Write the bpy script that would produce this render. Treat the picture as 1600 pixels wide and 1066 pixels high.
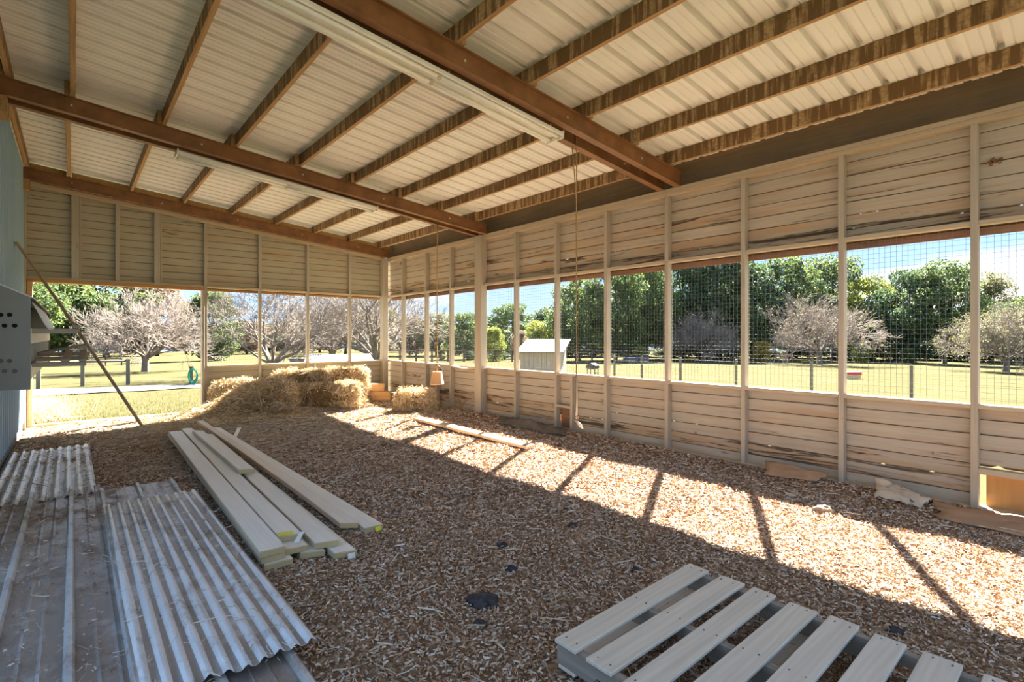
import bpy, bmesh, math, random
import numpy as np
from mathutils import Vector, Matrix, noise as mnoise

# ------------------------------------------------------------------ reset
for o in list(bpy.data.objects):
    bpy.data.objects.remove(o, do_unlink=True)
SC = bpy.context.scene
COL = SC.collection
random.seed(7)
RNG = np.random.default_rng(11)

# ------------------------------------------------------------------ camera
F_PX, YAW, HORIZON = 796.88, 0.710774, 525.1
EYE = 1.5
cam_d = bpy.data.cameras.new('camera')
cam = bpy.data.objects.new('camera', cam_d)
COL.objects.link(cam)
cam.location = (0, 0, EYE)
cam.rotation_euler = (math.pi / 2, 0, -YAW)
cam_d.sensor_fit = 'HORIZONTAL'
cam_d.sensor_width = 36
cam_d.lens = F_PX / 1600 * 36
cam_d.shift_y = -(533 - HORIZON) / 1600
cam_d.clip_start = 0.05
cam_d.clip_end = 600
SC.camera = cam

# ------------------------------------------------------------------ sky, sun, exposure
SC.view_settings.view_transform = 'Standard'
SC.view_settings.look = 'None'
SC.view_settings.gamma = 1
SC.view_settings.use_curve_mapping = False
SC.view_settings.exposure = 2.78
SC.cycles.max_bounces = 10
SC.cycles.diffuse_bounces = 7
SC.cycles.transparent_max_bounces = 8
SC.cycles.sample_clamp_indirect = 8
SUN_STRENGTH = 11.0
SKY_STRENGTH = 0.235

world = bpy.data.worlds.new('sky')
SC.world = world
world.use_nodes = True
wn = world.node_tree
wn.nodes.clear()
def wnode(t, **k):
    n = wn.nodes.new(t)
    for a, b in k.items():
        setattr(n, a, b)
    return n
w_out = wnode('ShaderNodeOutputWorld')
w_bg = wnode('ShaderNodeBackground')
w_tc = wnode('ShaderNodeTexCoord')
w_sep = wnode('ShaderNodeSeparateXYZ')
w_ramp = wnode('ShaderNodeValToRGB')
w_ramp.color_ramp.elements[0].position = 0.0
w_ramp.color_ramp.elements[0].color = (0.56, 0.74, 0.98, 1)
w_ramp.color_ramp.elements[1].position = 0.7
w_ramp.color_ramp.elements[1].color = (0.24, 0.47, 0.90, 1)
e = w_ramp.color_ramp.elements.new(0.22); e.color = (0.32, 0.56, 0.93, 1)
w_noise = wnode('ShaderNodeTexNoise')
w_noise.inputs['Scale'].default_value = 2.2
w_noise.inputs['Detail'].default_value = 6
w_map = wnode('ShaderNodeMapping')
w_map.inputs['Scale'].default_value = (1, 1, 3.2)
w_map.inputs['Location'].default_value = (0.55, 0.2, 0.3)
w_cl = wnode('ShaderNodeValToRGB')
w_cl.color_ramp.elements[0].position = 0.55
w_cl.color_ramp.elements[1].position = 0.66
w_mix = wnode('ShaderNodeMixRGB')
w_mix.inputs['Color2'].default_value = (1.0, 1.02, 1.08, 1)
L = wn.links.new
L(w_tc.outputs['Generated'], w_sep.inputs[0])
L(w_sep.outputs['Z'], w_ramp.inputs['Fac'])
L(w_tc.outputs['Generated'], w_map.inputs['Vector'])
L(w_map.outputs['Vector'], w_noise.inputs['Vector'])
L(w_noise.outputs['Fac'], w_cl.inputs['Fac'])
L(w_cl.outputs['Color'], w_mix.inputs['Fac'])
L(w_ramp.outputs['Color'], w_mix.inputs['Color1'])
L(w_mix.outputs['Color'], w_bg.inputs['Color'])
w_bg.inputs['Strength'].default_value = SKY_STRENGTH
L(w_bg.outputs[0], w_out.inputs[0])

sun_d = bpy.data.lights.new('sun', 'SUN')
sun_d.energy = SUN_STRENGTH
sun_d.angle = math.radians(0.6)
sun_d.color = (1.0, 0.95, 0.87)
sun = bpy.data.objects.new('sun', sun_d)
COL.objects.link(sun)
SUN_EL = math.radians(40.7)
sun_dir = Vector((-0.8796 * math.cos(SUN_EL), -0.4758 * math.cos(SUN_EL), -math.sin(SUN_EL)))
sun.rotation_euler = sun_dir.to_track_quat('-Z', 'Y').to_euler()
sun.location = (30, 20, 30)

# ------------------------------------------------------------------ material helpers
class MB_:
    """small node-graph builder"""
    def __init__(s, name, rough=0.85, metal=0.0, spec=0.3):
        s.m = bpy.data.materials.new(name)
        s.m.use_nodes = True
        s.nt = s.m.node_tree
        s.b = s.nt.nodes['Principled BSDF']
        s.b.inputs['Roughness'].default_value = rough
        s.b.inputs['Metallic'].default_value = metal
        s.b.inputs['Specular IOR Level'].default_value = spec
        s._tc = None
    def n(s, t, **k):
        x = s.nt.nodes.new(t)
        for a, b in k.items():
            setattr(x, a, b)
        return x
    def l(s, a, b):
        s.nt.links.new(a, b)
    def coords(s, scale=(1, 1, 1), world=False, rand=True):
        """object (or world) coordinates, shifted per object, scaled"""
        if world:
            g = s.n('ShaderNodeNewGeometry'); src = g.outputs['Position']
        else:
            g = s.n('ShaderNodeTexCoord'); src = g.outputs['Object']
        if rand and not world:
            oi = s.n('ShaderNodeObjectInfo')
            mul = s.n('ShaderNodeMath', operation='MULTIPLY'); mul.inputs[1].default_value = 37.0
            s.l(oi.outputs['Random'], mul.inputs[0])
            add = s.n('ShaderNodeVectorMath', operation='ADD')
            s.l(src, add.inputs[0]); s.l(mul.outputs[0], add.inputs[1]); src = add.outputs[0]
        mp = s.n('ShaderNodeMapping'); mp.inputs['Scale'].default_value = scale
        s.l(src, mp.inputs['Vector'])
        return mp.outputs[0]
    def noise(s, vec, scale=5, detail=4, rough=0.6, dist=0.0):
        x = s.n('ShaderNodeTexNoise')
        x.inputs['Scale'].default_value = scale; x.inputs['Detail'].default_value = detail
        x.inputs['Roughness'].default_value = rough; x.inputs['Distortion'].default_value = dist
        s.l(vec, x.inputs['Vector'])
        return x.outputs['Fac']
    def ramp(s, fac, stops):
        r = s.n('ShaderNodeValToRGB')
        el = r.color_ramp.elements
        while len(el) < len(stops):
            el.new(0.5)
        for e_, (p, c) in zip(el, stops):
            e_.position = p
            e_.color = (c[0], c[1], c[2], 1) if isinstance(c, (tuple, list)) else (c, c, c, 1)
        s.l(fac, r.inputs['Fac'])
        return r.outputs['Color']
    def mix(s, fac, a, b, mode='MIX'):
        x = s.n('ShaderNodeMixRGB', blend_type=mode)
        for sock, v in (('Fac', fac), ('Color1', a), ('Color2', b)):
            i = x.inputs[sock]
            if isinstance(v, (int, float)):
                i.default_value = v
            elif isinstance(v, (tuple, list)):
                i.default_value = (v[0], v[1], v[2], 1)
            else:
                s.l(v, i)
        return x.outputs[0]
    def math(s, op, a, b=0.0):
        x = s.n('ShaderNodeMath', operation=op)
        for i, v in ((0, a), (1, b)):
            if isinstance(v, (int, float)):
                x.inputs[i].default_value = v
            else:
                s.l(v, x.inputs[i])
        return x.outputs[0]
    def island(s):
        return s.n('ShaderNodeNewGeometry').outputs['Random Per Island']
    def objrand(s):
        return s.n('ShaderNodeObjectInfo').outputs['Random']
    def color(s, c):
        if isinstance(c, (tuple, list)):
            s.b.inputs['Base Color'].default_value = (c[0], c[1], c[2], 1)
        else:
            s.l(c, s.b.inputs['Base Color'])
        return s
    def rough(s, v):
        s.l(v, s.b.inputs['Roughness']); return s
    def bump(s, h, strength=0.3, dist=0.01):
        x = s.n('ShaderNodeBump')
        x.inputs['Strength'].default_value = strength; x.inputs['Distance'].default_value = dist
        s.l(h, x.inputs['Height']); s.l(x.outputs[0], s.b.inputs['Normal'])
        return s

def hexc(r, g, b):
    f = lambda c: (c / 255 / 12.92) if c / 255 <= 0.04045 else ((c / 255 + 0.055) / 1.055) ** 2.4
    return (f(r), f(g), f(b))

M = {}
def painted(name, c1, c2, rot, axis, amount=0.56, bare=(0.42, 0.25, 0.12)):
    """old painted timber: paint in two tones, bare and rotten streaks running along the grain"""
    b = MB_(name, 0.8)
    sc_long = {'x': (0.5, 6, 9), 'y': (6, 0.5, 9), 'z': (9, 9, 0.6)}[axis]
    v = b.coords(sc_long)
    v2 = b.coords((1.3, 1.3, 1.3))
    tone = b.mix(b.ramp(b.noise(v2, 1.6, 4), [(0.3, 0), (0.7, 1)]), c1, c2)
    fine = b.noise(b.coords({'x': (2, 60, 60), 'y': (60, 2, 60), 'z': (60, 60, 2)}[axis]), 1.0, 3)
    tone = b.mix(0.22, tone, b.ramp(fine, [(0.3, tuple(x * 0.6 for x in c1)), (0.7, tuple(min(1, x * 1.25) for x in c2))]))
    worn = b.ramp(b.noise(v, 1.1, 6, 0.62, 0.4), [(amount - 0.02, 0), (amount + 0.10, 1)])
    tone = b.mix(b.math('MULTIPLY', worn, 0.5), tone, bare)
    rotm = b.ramp(b.noise(v, 1.5, 8, 0.68, 0.8), [(amount + 0.07, 0), (amount + 0.13, 1)])
    tone = b.mix(b.math('MULTIPLY', rotm, 0.85), tone, rot)
    if 'siding' in name:      # the unpainted lap under each board shows brown in the joint
        tcz = b.n('ShaderNodeTexCoord'); sz = b.n('ShaderNodeSeparateXYZ'); b.l(tcz.outputs['Object'], sz.inputs[0])
        edge = b.math('ADD', sz.outputs['Z'], b.math('MULTIPLY', b.math('SUBTRACT', b.noise(v, 2.2, 5, 0.7), 0.5), 0.035))
        tone = b.mix(b.math('MULTIPLY', b.ramp(edge, [(-0.0560 + 0.5, 1), (-0.0500 + 0.5, 0)]) if False else b.math('LESS_THAN', edge, -0.0545), 0.75), tone, tuple(x * 0.6 for x in bare))
        lap = b.math('LESS_THAN', sz.outputs['Z'], -0.0600)
        tone = b.mix(b.math('MULTIPLY', lap, 0.85), tone, rot)
    knot = b.n('ShaderNodeTexVoronoi'); knot.inputs['Scale'].default_value = 2.6
    b.l(b.coords((1, 1, 1)), knot.inputs['Vector'])
    km = b.ramp(knot.outputs['Distance'], [(0.025, 1), (0.05, 0)])
    tone = b.mix(b.math('MULTIPLY', km, 0.6), tone, rot)
    b.color(tone)
    b.bump(b.noise(v, 3, 6, 0.7), 0.35, 0.004)
    M[name] = b.m
    return b.m

PAINT_A, PAINT_B = (0.43, 0.38, 0.30), (0.49, 0.42, 0.315)
painted('siding_y', PAINT_A, PAINT_B, (0.075, 0.035, 0.015), 'y', 0.54)
painted('siding_rotten_y', PAINT_A, (0.48, 0.37, 0.24), (0.045, 0.022, 0.010), 'y', 0.46)
painted('siding_x', (0.40, 0.38, 0.29), (0.45, 0.405, 0.29), (0.085, 0.045, 0.015), 'x', 0.56)
painted('stud_z', (0.40, 0.36, 0.28), (0.46, 0.395, 0.30), (0.16, 0.09, 0.04), 'z', 0.62)
painted('plate_y', (0.44, 0.37, 0.27), (0.51, 0.41, 0.28), (0.16, 0.09, 0.04), 'y', 0.62)
painted('plate_x', (0.52, 0.42, 0.28), (0.58, 0.45, 0.27), (0.16, 0.09, 0.04), 'x', 0.62)
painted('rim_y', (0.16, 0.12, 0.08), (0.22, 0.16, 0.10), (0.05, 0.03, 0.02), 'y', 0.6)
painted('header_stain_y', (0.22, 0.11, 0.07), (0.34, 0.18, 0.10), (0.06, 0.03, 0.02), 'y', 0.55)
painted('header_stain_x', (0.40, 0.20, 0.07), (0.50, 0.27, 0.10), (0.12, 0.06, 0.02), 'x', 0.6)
painted('threshold_x', (0.52, 0.30, 0.14), (0.58, 0.36, 0.18), (0.16, 0.08, 0.03), 'x', 0.6)

def wood(name, dark, light, axis, stripe=None, rough=0.75, ends=None, ring=14.0, sides=None):
    """sawn timber, grain stretched along one axis"""
    b = MB_(name, rough)
    st = {'x': (0.8, 14, 14), 'y': (14, 0.8, 14), 'z': (14, 14, 0.8)}[axis]
    v = b.coords(st)
    w = b.n('ShaderNodeTexWave', wave_type='BANDS', bands_direction={'x': 'Y', 'y': 'X', 'z': 'X'}[axis])
    w.inputs['Scale'].default_value = ring / 14; w.inputs['Distortion'].default_value = 14
    w.inputs['Detail'].default_value = 3; w.inputs['Detail Scale'].default_value = 0.7
    b.l(b.coords({'x': (0.9, 9, 9), 'y': (9, 0.9, 9), 'z': (9, 9, 0.9)}[axis]), w.inputs['Vector'])
    g = b.mix(0.72, b.ramp(w.outputs['Fac'], [(0.1, 0), (0.9, 1)]), b.ramp(b.noise(v, 1.5, 6), [(0.3, 0), (0.7, 1)]))
    c = b.mix(g, dark, light)
    if stripe:
        geo = b.n('ShaderNodeNewGeometry')
        sep = b.n('ShaderNodeSeparateXYZ'); b.l(geo.outputs['True Normal'], sep.inputs[0])
        side = b.math('GREATER_THAN', b.math('ABSOLUTE', sep.outputs['X']), 0.7)
        sv = b.coords((1, 15.0, 1.2), rand=True)
        sm = b.ramp(b.noise(sv, 1.35, 3, 0.6), [(0.48, 0), (0.60, 1)])
        patch = b.ramp(b.noise(b.coords((1, 26, 40)), 1.0, 3, 0.7), [(0.35, 0.35), (0.6, 1)])
        sc_ = b.mix(b.math('MULTIPLY', sm, patch), stripe[0], stripe[1])
        c = b.mix(side, c, sc_)
    if sides:      # side faces warmer and darker; sky brightness is painted into the paler top
        geo = b.n('ShaderNodeNewGeometry')
        sep = b.n('ShaderNodeSeparateXYZ'); b.l(geo.outputs['True Normal'], sep.inputs[0])
        c = b.mix(b.math('GREATER_THAN', b.math('ABSOLUTE', sep.outputs['X']), 0.7), c, sides)
    if ends:
        geo = b.n('ShaderNodeNewGeometry')
        sep = b.n('ShaderNodeSeparateXYZ'); b.l(geo.outputs['True Normal'], sep.inputs[0])
        e_ = b.math('GREATER_THAN', b.math('ABSOLUTE', sep.outputs[axis.upper()]), 0.7)
        c = b.mix(e_, c, ends)
    kn = b.n('ShaderNodeTexVoronoi'); kn.inputs['Scale'].default_value = 1.7
    b.l(b.coords((1, 1, 1)), kn.inputs['Vector'])
    c = b.mix(b.math('MULTIPLY', b.ramp(kn.outputs['Distance'], [(0.02, 1), (0.05, 0)]), 0.7), c, tuple(x * 0.35 for x in dark))
    b.color(c)
    b.bump(g, 0.2, 0.003)
    M[name] = b.m
    return b.m
wood('purlin_wood', (0.32, 0.18, 0.075), (0.52, 0.32, 0.14), 'y', stripe=((0.165, 0.095, 0.042), (0.47, 0.32, 0.17)))
wood('lumber', (0.70, 0.68, 0.60), (0.80, 0.78, 0.70), 'y', rough=0.55, ends=(0.50, 0.38, 0.19), sides=(0.52, 0.44, 0.30))
wood('lumber_warm', (0.66, 0.58, 0.48), (0.78, 0.72, 0.62), 'y', ends=(0.52, 0.38, 0.19), sides=(0.50, 0.33, 0.20))
wood('pallet_wood_x', (0.56, 0.49, 0.385), (0.71, 0.635, 0.51), 'x')
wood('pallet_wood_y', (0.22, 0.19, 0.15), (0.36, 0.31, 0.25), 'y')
wood('pole_wood', (0.27, 0.20, 0.12), (0.40, 0.31, 0.19), 'z')
wood('block_wood', (0.55, 0.30, 0.12), (0.70, 0.44, 0.22), 'x')
wood('plywood', (0.50, 0.24, 0.07), (0.62, 0.32, 0.11), 'z', ring=9)
wood('perch_wood', (0.26, 0.21, 0.14), (0.40, 0.33, 0.23), 'x')
wood('grey_post', (0.13, 0.12, 0.085), (0.19, 0.175, 0.13), 'z')
wood('shed_board', (0.34, 0.28, 0.20), (0.48, 0.41, 0.30), 'z')
wood('floor_board', (0.62, 0.42, 0.22), (0.78, 0.60, 0.38), 'y')

def simple(name, c, rough=0.8, metal=0.0, var=0.25, scale=6, spec=0.3, bump=0.0):
    b = MB_(name, rough, metal, spec)
    n_ = b.noise(b.coords(), scale, 5)
    b.color(b.mix(b.ramp(n_, [(0.3, 0), (0.7, 1)]), tuple(x * (1 - var) for x in c), tuple(min(1, x * (1 + var)) for x in c)))
    if bump:
        b.bump(n_, bump, 0.01)
    M[name] = b.m
    return b.m
simple('steel_brown', (0.23, 0.105, 0.040), 0.5, 0.0, 0.3, 5, 0.5)
simple('white_enamel', (0.88, 0.86, 0.80), 0.35, 0.0, 0.08, 8, 0.5)
simple('tube_glass', (0.86, 0.85, 0.80), 0.15, 0.0, 0.03, 8, 0.6)
simple('fixture_end', (0.60, 0.55, 0.45), 0.5, 0.0, 0.1)
simple('wire', (0.07, 0.07, 0.065), 0.8, 0.0, 0.1)
simple('rope', (0.42, 0.26, 0.11), 0.9, 0, 0.3, 60)
simple('bucket_plastic', (0.80, 0.45, 0.20), 0.55, 0, 0.1, 5)
simple('cardboard', (0.38, 0.24, 0.14), 0.9, 0, 0.2, 4)
simple('feed_paper', (0.56, 0.47, 0.35), 0.85, 0, 0.15, 5)
simple('felt_black', (0.14, 0.115, 0.09), 0.95, 0, 0.25, 10)
simple('manure', (0.055, 0.05, 0.05), 0.9, 0, 0.6, 30, 0.2, 0.6)
simple('nest_wall', (0.25, 0.245, 0.20), 0.55, 0, 0.08, 3, 0.4)
simple('hole_shade', (0.012, 0.011, 0.010), 0.95, 0, 0.1)  # near-black colour stands in for the shade inside the air holes
simple('plug_grey', (0.12, 0.12, 0.11), 0.7, 0, 0.1)
simple('nest_sheet', (0.62, 0.60, 0.50), 0.4, 0.2, 0.1, 5, 0.5)
simple('yellow_tag', (0.70, 0.66, 0.03), 0.5, 0, 0.08)
simple('white_tag', (0.72, 0.72, 0.66), 0.6, 0, 0.08)
simple('hose_green', (0.03, 0.30, 0.20), 0.45, 0, 0.1)
simple('bark', (0.19, 0.16, 0.13), 0.9, 0, 0.35, 3, 0.1)
simple('bark_pale', (0.28, 0.235, 0.20), 0.9, 0, 0.3, 3, 0.1)
simple('bark_dark', (0.10, 0.08, 0.06), 0.9, 0, 0.35, 3, 0.1)
simple('roof_tin', (0.11, 0.115, 0.125), 0.7, 0.0, 0.12, 2, 0.5)
simple('house_white', (0.36, 0.36, 0.35), 0.7, 0, 0.05)
simple('house_glass', (0.06, 0.07, 0.08), 0.1, 0, 0.05, 4, 0.6)
simple('shingle_dark', (0.16, 0.16, 0.17), 0.8, 0, 0.2)
simple('black_iron', (0.025, 0.025, 0.028), 0.5, 0, 0.3)
simple('red_plastic', (0.65, 0.06, 0.08), 0.4, 0, 0.08)
simple('tan_plastic', (0.60, 0.46, 0.20), 0.5, 0, 0.08)
simple('wasp_paper', (0.24, 0.13, 0.06), 0.9, 0, 0.5, 60, 0.2, 0.5)
simple('stone', (0.30, 0.22, 0.15), 0.9, 0, 0.3, 8, 0.2, 0.4)
simple('wire_gal', (0.20, 0.205, 0.205), 0.4, 0.5, 0.1)
simple('dry_weed', (0.30, 0.14, 0.06), 0.9, 0, 0.2)
simple('sprout', (0.16, 0.40, 0.05), 0.7, 0, 0.2)
simple('trim_pale', (0.62, 0.55, 0.42), 0.7, 0, 0.1)

# roof sheet, blue wall sheet, loose galvanised sheets
b = MB_('roof_sheet', 0.5, 0.0, 0.35)
v = b.coords((1, 1, 1), world=True)
t1 = b.mix(b.ramp(b.noise(v, 0.7, 3), [(0.35, 0), (0.65, 1)]), (0.78, 0.775, 0.72), (0.83, 0.815, 0.77))
t1 = b.mix(b.math('MULTIPLY', b.ramp(b.noise(b.coords((0.8, 1.6, 1), world=True), 1.1, 5, 0.6), [(0.6, 0), (0.85, 1)]), 0.18), t1, (0.48, 0.42, 0.32))
b.color(t1); M['roof_sheet'] = b.m
b = MB_('blue_sheet', 0.5, 0.0, 0.4)
v = b.coords((1, 1, 1), world=True)
t1 = b.mix(b.ramp(b.noise(v, 1.2, 4), [(0.3, 0), (0.7, 1)]), (0.27, 0.42, 0.53), (0.34, 0.47, 0.55))
t1 = b.mix(b.math('MULTIPLY', b.ramp(b.noise(b.coords((1, 8, 0.8), world=True), 2.4, 7, 0.7), [(0.62, 0), (0.72, 1)]), 0.6), t1, (0.44, 0.38, 0.27))
b.color(t1); M['blue_sheet'] = b.m
def galv(name, base, dirt, amount):
    b = MB_(name, 0.42, 0.1, 0.5)
    v = b.coords((1, 1, 1))
    t1 = b.mix(b.ramp(b.noise(v, 2.5, 5), [(0.3, 0), (0.7, 1)]), tuple(x * 0.85 for x in base), base)
    d = b.ramp(b.noise(b.coords((2.5, 1.2, 1)), 3.0, 8, 0.7, 0.3), [(amount, 0), (amount + 0.16, 1)])
    t1 = b.mix(b.math('MULTIPLY', d, 0.75), t1, dirt)
    tz = b.n('ShaderNodeTexCoord'); sz = b.n('ShaderNodeSeparateXYZ'); b.l(tz.outputs['Object'], sz.inputs[0])
    val = b.math('MULTIPLY', b.math('LESS_THAN', sz.outputs['Z'], 0.008), b.ramp(b.noise(b.coords((1.5, 1.5, 1)), 2.2, 6, 0.7), [(0.25, 0.15), (0.50, 1)]))
    t1 = b.mix(b.math('MULTIPLY', val, 0.8), t1, tuple(x * 0.8 for x in dirt))
    spk = b.ramp(b.noise(v, 55, 3, 0.7), [(0.60, 0), (0.72, 1)])
    t1 = b.mix(b.math('MULTIPLY', spk, 0.5), t1, dirt)
    b.color(t1); b.rough(b.ramp(d, [(0, 0.38), (1, 0.85)]))
    M[name] = b.m
galv('galv_clean', (0.74, 0.745, 0.73), (0.27, 0.20, 0.14), 0.53)
galv('galv_dull', (0.55, 0.56, 0.54), (0.27, 0.20, 0.15), 0.48)

# chips, straw, soil, grass, gravel, leaves
def islands(name, stops, rough=0.85, trans=0.0, spec=0.2):
    b = MB_(name, rough, 0, spec)
    c = b.ramp(b.island(), stops)
    b.color(c)
    if trans:
        tr = b.n('ShaderNodeBsdfTranslucent'); b.l(c, tr.inputs['Color'])
        mx = b.n('ShaderNodeMixShader'); mx.inputs[0].default_value = trans
        out = b.nt.nodes['Material Output']
        b.l(b.b.outputs[0], mx.inputs[1]); b.l(tr.outputs[0], mx.inputs[2]); b.l(mx.outputs[0], out.inputs['Surface'])
    M[name] = b.m
islands('chips', [(0.0, (0.24, 0.125, 0.068)), (0.25, (0.40, 0.24, 0.14)), (0.6, (0.55, 0.39, 0.26)), (0.86, (0.68, 0.55, 0.42)), (1.0, (0.80, 0.72, 0.61))])
islands('straw', [(0.0, (0.40, 0.25, 0.11)), (0.4, (0.62, 0.46, 0.25)), (0.8, (0.76, 0.63, 0.42)), (1.0, (0.84, 0.76, 0.60))], trans=0.15)
islands('straw_grey', [(0.0, (0.38, 0.28, 0.17)), (0.5, (0.58, 0.47, 0.33)), (1.0, (0.76, 0.68, 0.54))])
islands('grass_blade', [(0.0, (0.07, 0.08, 0.018)), (0.5, (0.12, 0.115, 0.034)), (1.0, (0.17, 0.145, 0.06))], trans=0.3)
LEAF = {
    'leaf_green': [(0.0, (0.050, 0.085, 0.050)), (0.5, (0.096, 0.147, 0.043)), (1.0, (0.232, 0.264, 0.078))],  # low stop lifted towards blue, painting distance haze into the leaves
    'leaf_dark': [(0.0, (0.031, 0.065, 0.040)), (0.5, (0.062, 0.109, 0.050)), (1.0, (0.155, 0.194, 0.070))],  # bluish low stop carries painted haze as well
    'leaf_bright': [(0.0, (0.109, 0.155, 0.031)), (0.5, (0.217, 0.256, 0.046)), (1.0, (0.419, 0.403, 0.078))],
    'leaf_olive': [(0.0, (0.093, 0.101, 0.046)), (0.5, (0.186, 0.178, 0.085)), (1.0, (0.310, 0.279, 0.139))],
    'leaf_yellow': [(0.0, (0.217, 0.194, 0.031)), (0.5, (0.372, 0.302, 0.046)), (1.0, (0.527, 0.434, 0.093))],
    'leaf_brown': [(0.0, (0.132, 0.093, 0.065)), (0.5, (0.217, 0.163, 0.116)), (1.0, (0.341, 0.264, 0.186))],
}
for k_, st_ in LEAF.items():
    islands(k_, st_, 0.6, 0.35)
b = MB_('chip_soil', 0.95)
v = b.coords((1, 1, 1), world=True)
vor = b.n('ShaderNodeTexVoronoi'); vor.inputs['Scale'].default_value = 45; b.l(v, vor.inputs['Vector'])
c = b.ramp(vor.outputs['Color'], [(0.1, (0.10, 0.05, 0.022)), (0.5, (0.24, 0.13, 0.06)), (0.9, (0.46, 0.33, 0.20))])
b.color(b.mix(0.4, c, b.ramp(b.noise(v, 1.3, 4), [(0.3, (0.13, 0.07, 0.03)), (0.7, (0.34, 0.22, 0.12))])))
b.bump(vor.outputs['Distance'], 0.6, 0.02); M['chip_soil'] = b.m
b = MB_('straw_body', 0.95)
v = b.coords((1, 1, 1))
c = b.ramp(b.noise(b.coords((6, 14, 6)), 5, 7, 0.7, 1.5), [(0.3, (0.10, 0.055, 0.02)), (0.5, (0.30, 0.20, 0.09)), (0.7, (0.52, 0.38, 0.20))])  # dark tones paint in the shade of crevices between the stalks
b.color(c); b.bump(b.noise(b.coords((6, 14, 6)), 6, 6, 0.7, 1.5), 0.9, 0.05); M['straw_body'] = b.m
b = MB_('grass_ground', 1.0, 0, 0.0)
v = b.coords((1, 1, 1), world=True)
c = b.ramp(b.noise(v, 0.22, 6, 0.65), [(0.3, (0.062, 0.058, 0.026)), (0.5, (0.077, 0.070, 0.036)), (0.7, (0.094, 0.082, 0.048))])
c = b.mix(b.math('MULTIPLY', b.ramp(b.noise(v, 0.9, 5, 0.7), [(0.45, 0), (0.65, 1)]), 0.4), c, (0.056, 0.062, 0.022))
c = b.mix(0.35, c, b.ramp(b.noise(v, 16, 4, 0.8), [(0.3, (0.044, 0.041, 0.015)), (0.7, (0.115, 0.10, 0.052))]))
b.color(c); b.bump(b.noise(v, 25, 4, 0.8), 0.6, 0.05); M['grass_ground'] = b.m
b = MB_('gravel', 0.95)
v = b.coords((1, 1, 1), world=True)
b.color(b.ramp(b.noise(v, 9, 6, 0.75), [(0.3, (0.11, 0.103, 0.095)), (0.7, (0.17, 0.163, 0.152))]))
b.bump(b.noise(v, 30, 4, 0.8), 0.5, 0.03); M['gravel'] = b.m

# ------------------------------------------------------------------ object helpers
def link(name, me, mat=None, parent=None):
    o = bpy.data.objects.new(name, me)
    COL.objects.link(o)
    if mat and not me.materials:
        me.materials.append(M[mat])
    if parent:
        o.parent = parent
    return o
def tag(o, label, cat, group=None, kind=None):
    o['label'] = label
    if cat: o['category'] = cat
    if group: o['group'] = group
    if kind: o['kind'] = kind
    return o
def empty(name, loc=(0, 0, 0), rz=0.0):
    o = bpy.data.objects.new(name, None)
    COL.objects.link(o)
    o.empty_display_size = 0.1
    o.location = loc; o.rotation_euler = (0, 0, rz)
    return o
def structure(o, label=None):
    o['kind'] = 'structure'
    if label: o['label'] = label
    return o
def mesh(name, verts, faces, smooth=False):
    me = bpy.data.meshes.new(name)
    me.from_pydata([tuple(map(float, v_)) for v_ in verts], [], faces)
    me.update()
    if smooth:
        me.polygons.foreach_set('use_smooth', [True] * len(me.polygons))
    return me
def np_mesh(name, verts, quads):
    """fast mesh of quads from numpy arrays"""
    me = bpy.data.meshes.new(name)
    verts = np.ascontiguousarray(verts, dtype=np.float32).reshape(-1, 3)
    quads = np.ascontiguousarray(quads, dtype=np.int32).reshape(-1, 4)
    me.vertices.add(len(verts)); me.vertices.foreach_set('co', verts.ravel())
    me.loops.add(quads.size); me.loops.foreach_set('vertex_index', quads.ravel())
    me.polygons.add(len(quads))
    me.polygons.foreach_set('loop_start', np.arange(0, quads.size, 4, dtype=np.int32))
    me.update(calc_edges=True)
    me.validate()
    return me
BOXF = [(0, 3, 2, 1), (4, 5, 6, 7), (0, 1, 5, 4), (1, 2, 6, 5), (2, 3, 7, 6), (3, 0, 4, 7)]
def box(name, x0, x1, y0, y1, z0, z1, mat, parent=None, bevel=0.003):
    """axis-aligned timber or block with eased edges, origin at its centre"""
    c = Vector(((x0 + x1) / 2, (y0 + y1) / 2, (z0 + z1) / 2))
    hx, hy, hz = abs(x1 - x0) / 2, abs(y1 - y0) / 2, abs(z1 - z0) / 2
    vs = [(-hx, -hy, -hz), (hx, -hy, -hz), (hx, hy, -hz), (-hx, hy, -hz), (-hx, -hy, hz), (hx, -hy, hz), (hx, hy, hz), (-hx, hy, hz)]
    me = mesh(name, vs, BOXF)
    if bevel:
        bm = bmesh.new(); bm.from_mesh(me)
        bmesh.ops.bevel(bm, geom=bm.edges[:], offset=min(bevel, hx * 0.4, hy * 0.4, hz * 0.4), segments=1, affect='EDGES')
        bm.to_mesh(me); bm.free()
    o = link(name, me, mat, parent)
    o.location = c
    return o
def hexa(name, top4, th, mat, parent=None, bottom4=None, bevel=0.003):
    """a plank given by its four top corners and a thickness"""
    t4 = [Vector(p) for p in top4]
    b4 = [Vector(p) for p in bottom4] if bottom4 else [p - Vector((0, 0, th)) for p in t4]
    c = sum(t4 + b4, Vector()) / 8
    vs = [p - c for p in b4 + t4]
    me = mesh(name, vs, BOXF)
    bm = bmesh.new(); bm.from_mesh(me)
    bmesh.ops.recalc_face_normals(bm, faces=bm.faces[:])
    if bevel:
        bmesh.ops.bevel(bm, geom=bm.edges[:], offset=bevel, segments=1, affect='EDGES')
    bm.to_mesh(me); bm.free()
    o = link(name, me, mat, parent)
    o.location = c if not parent else c - parent.location
    return o
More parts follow.
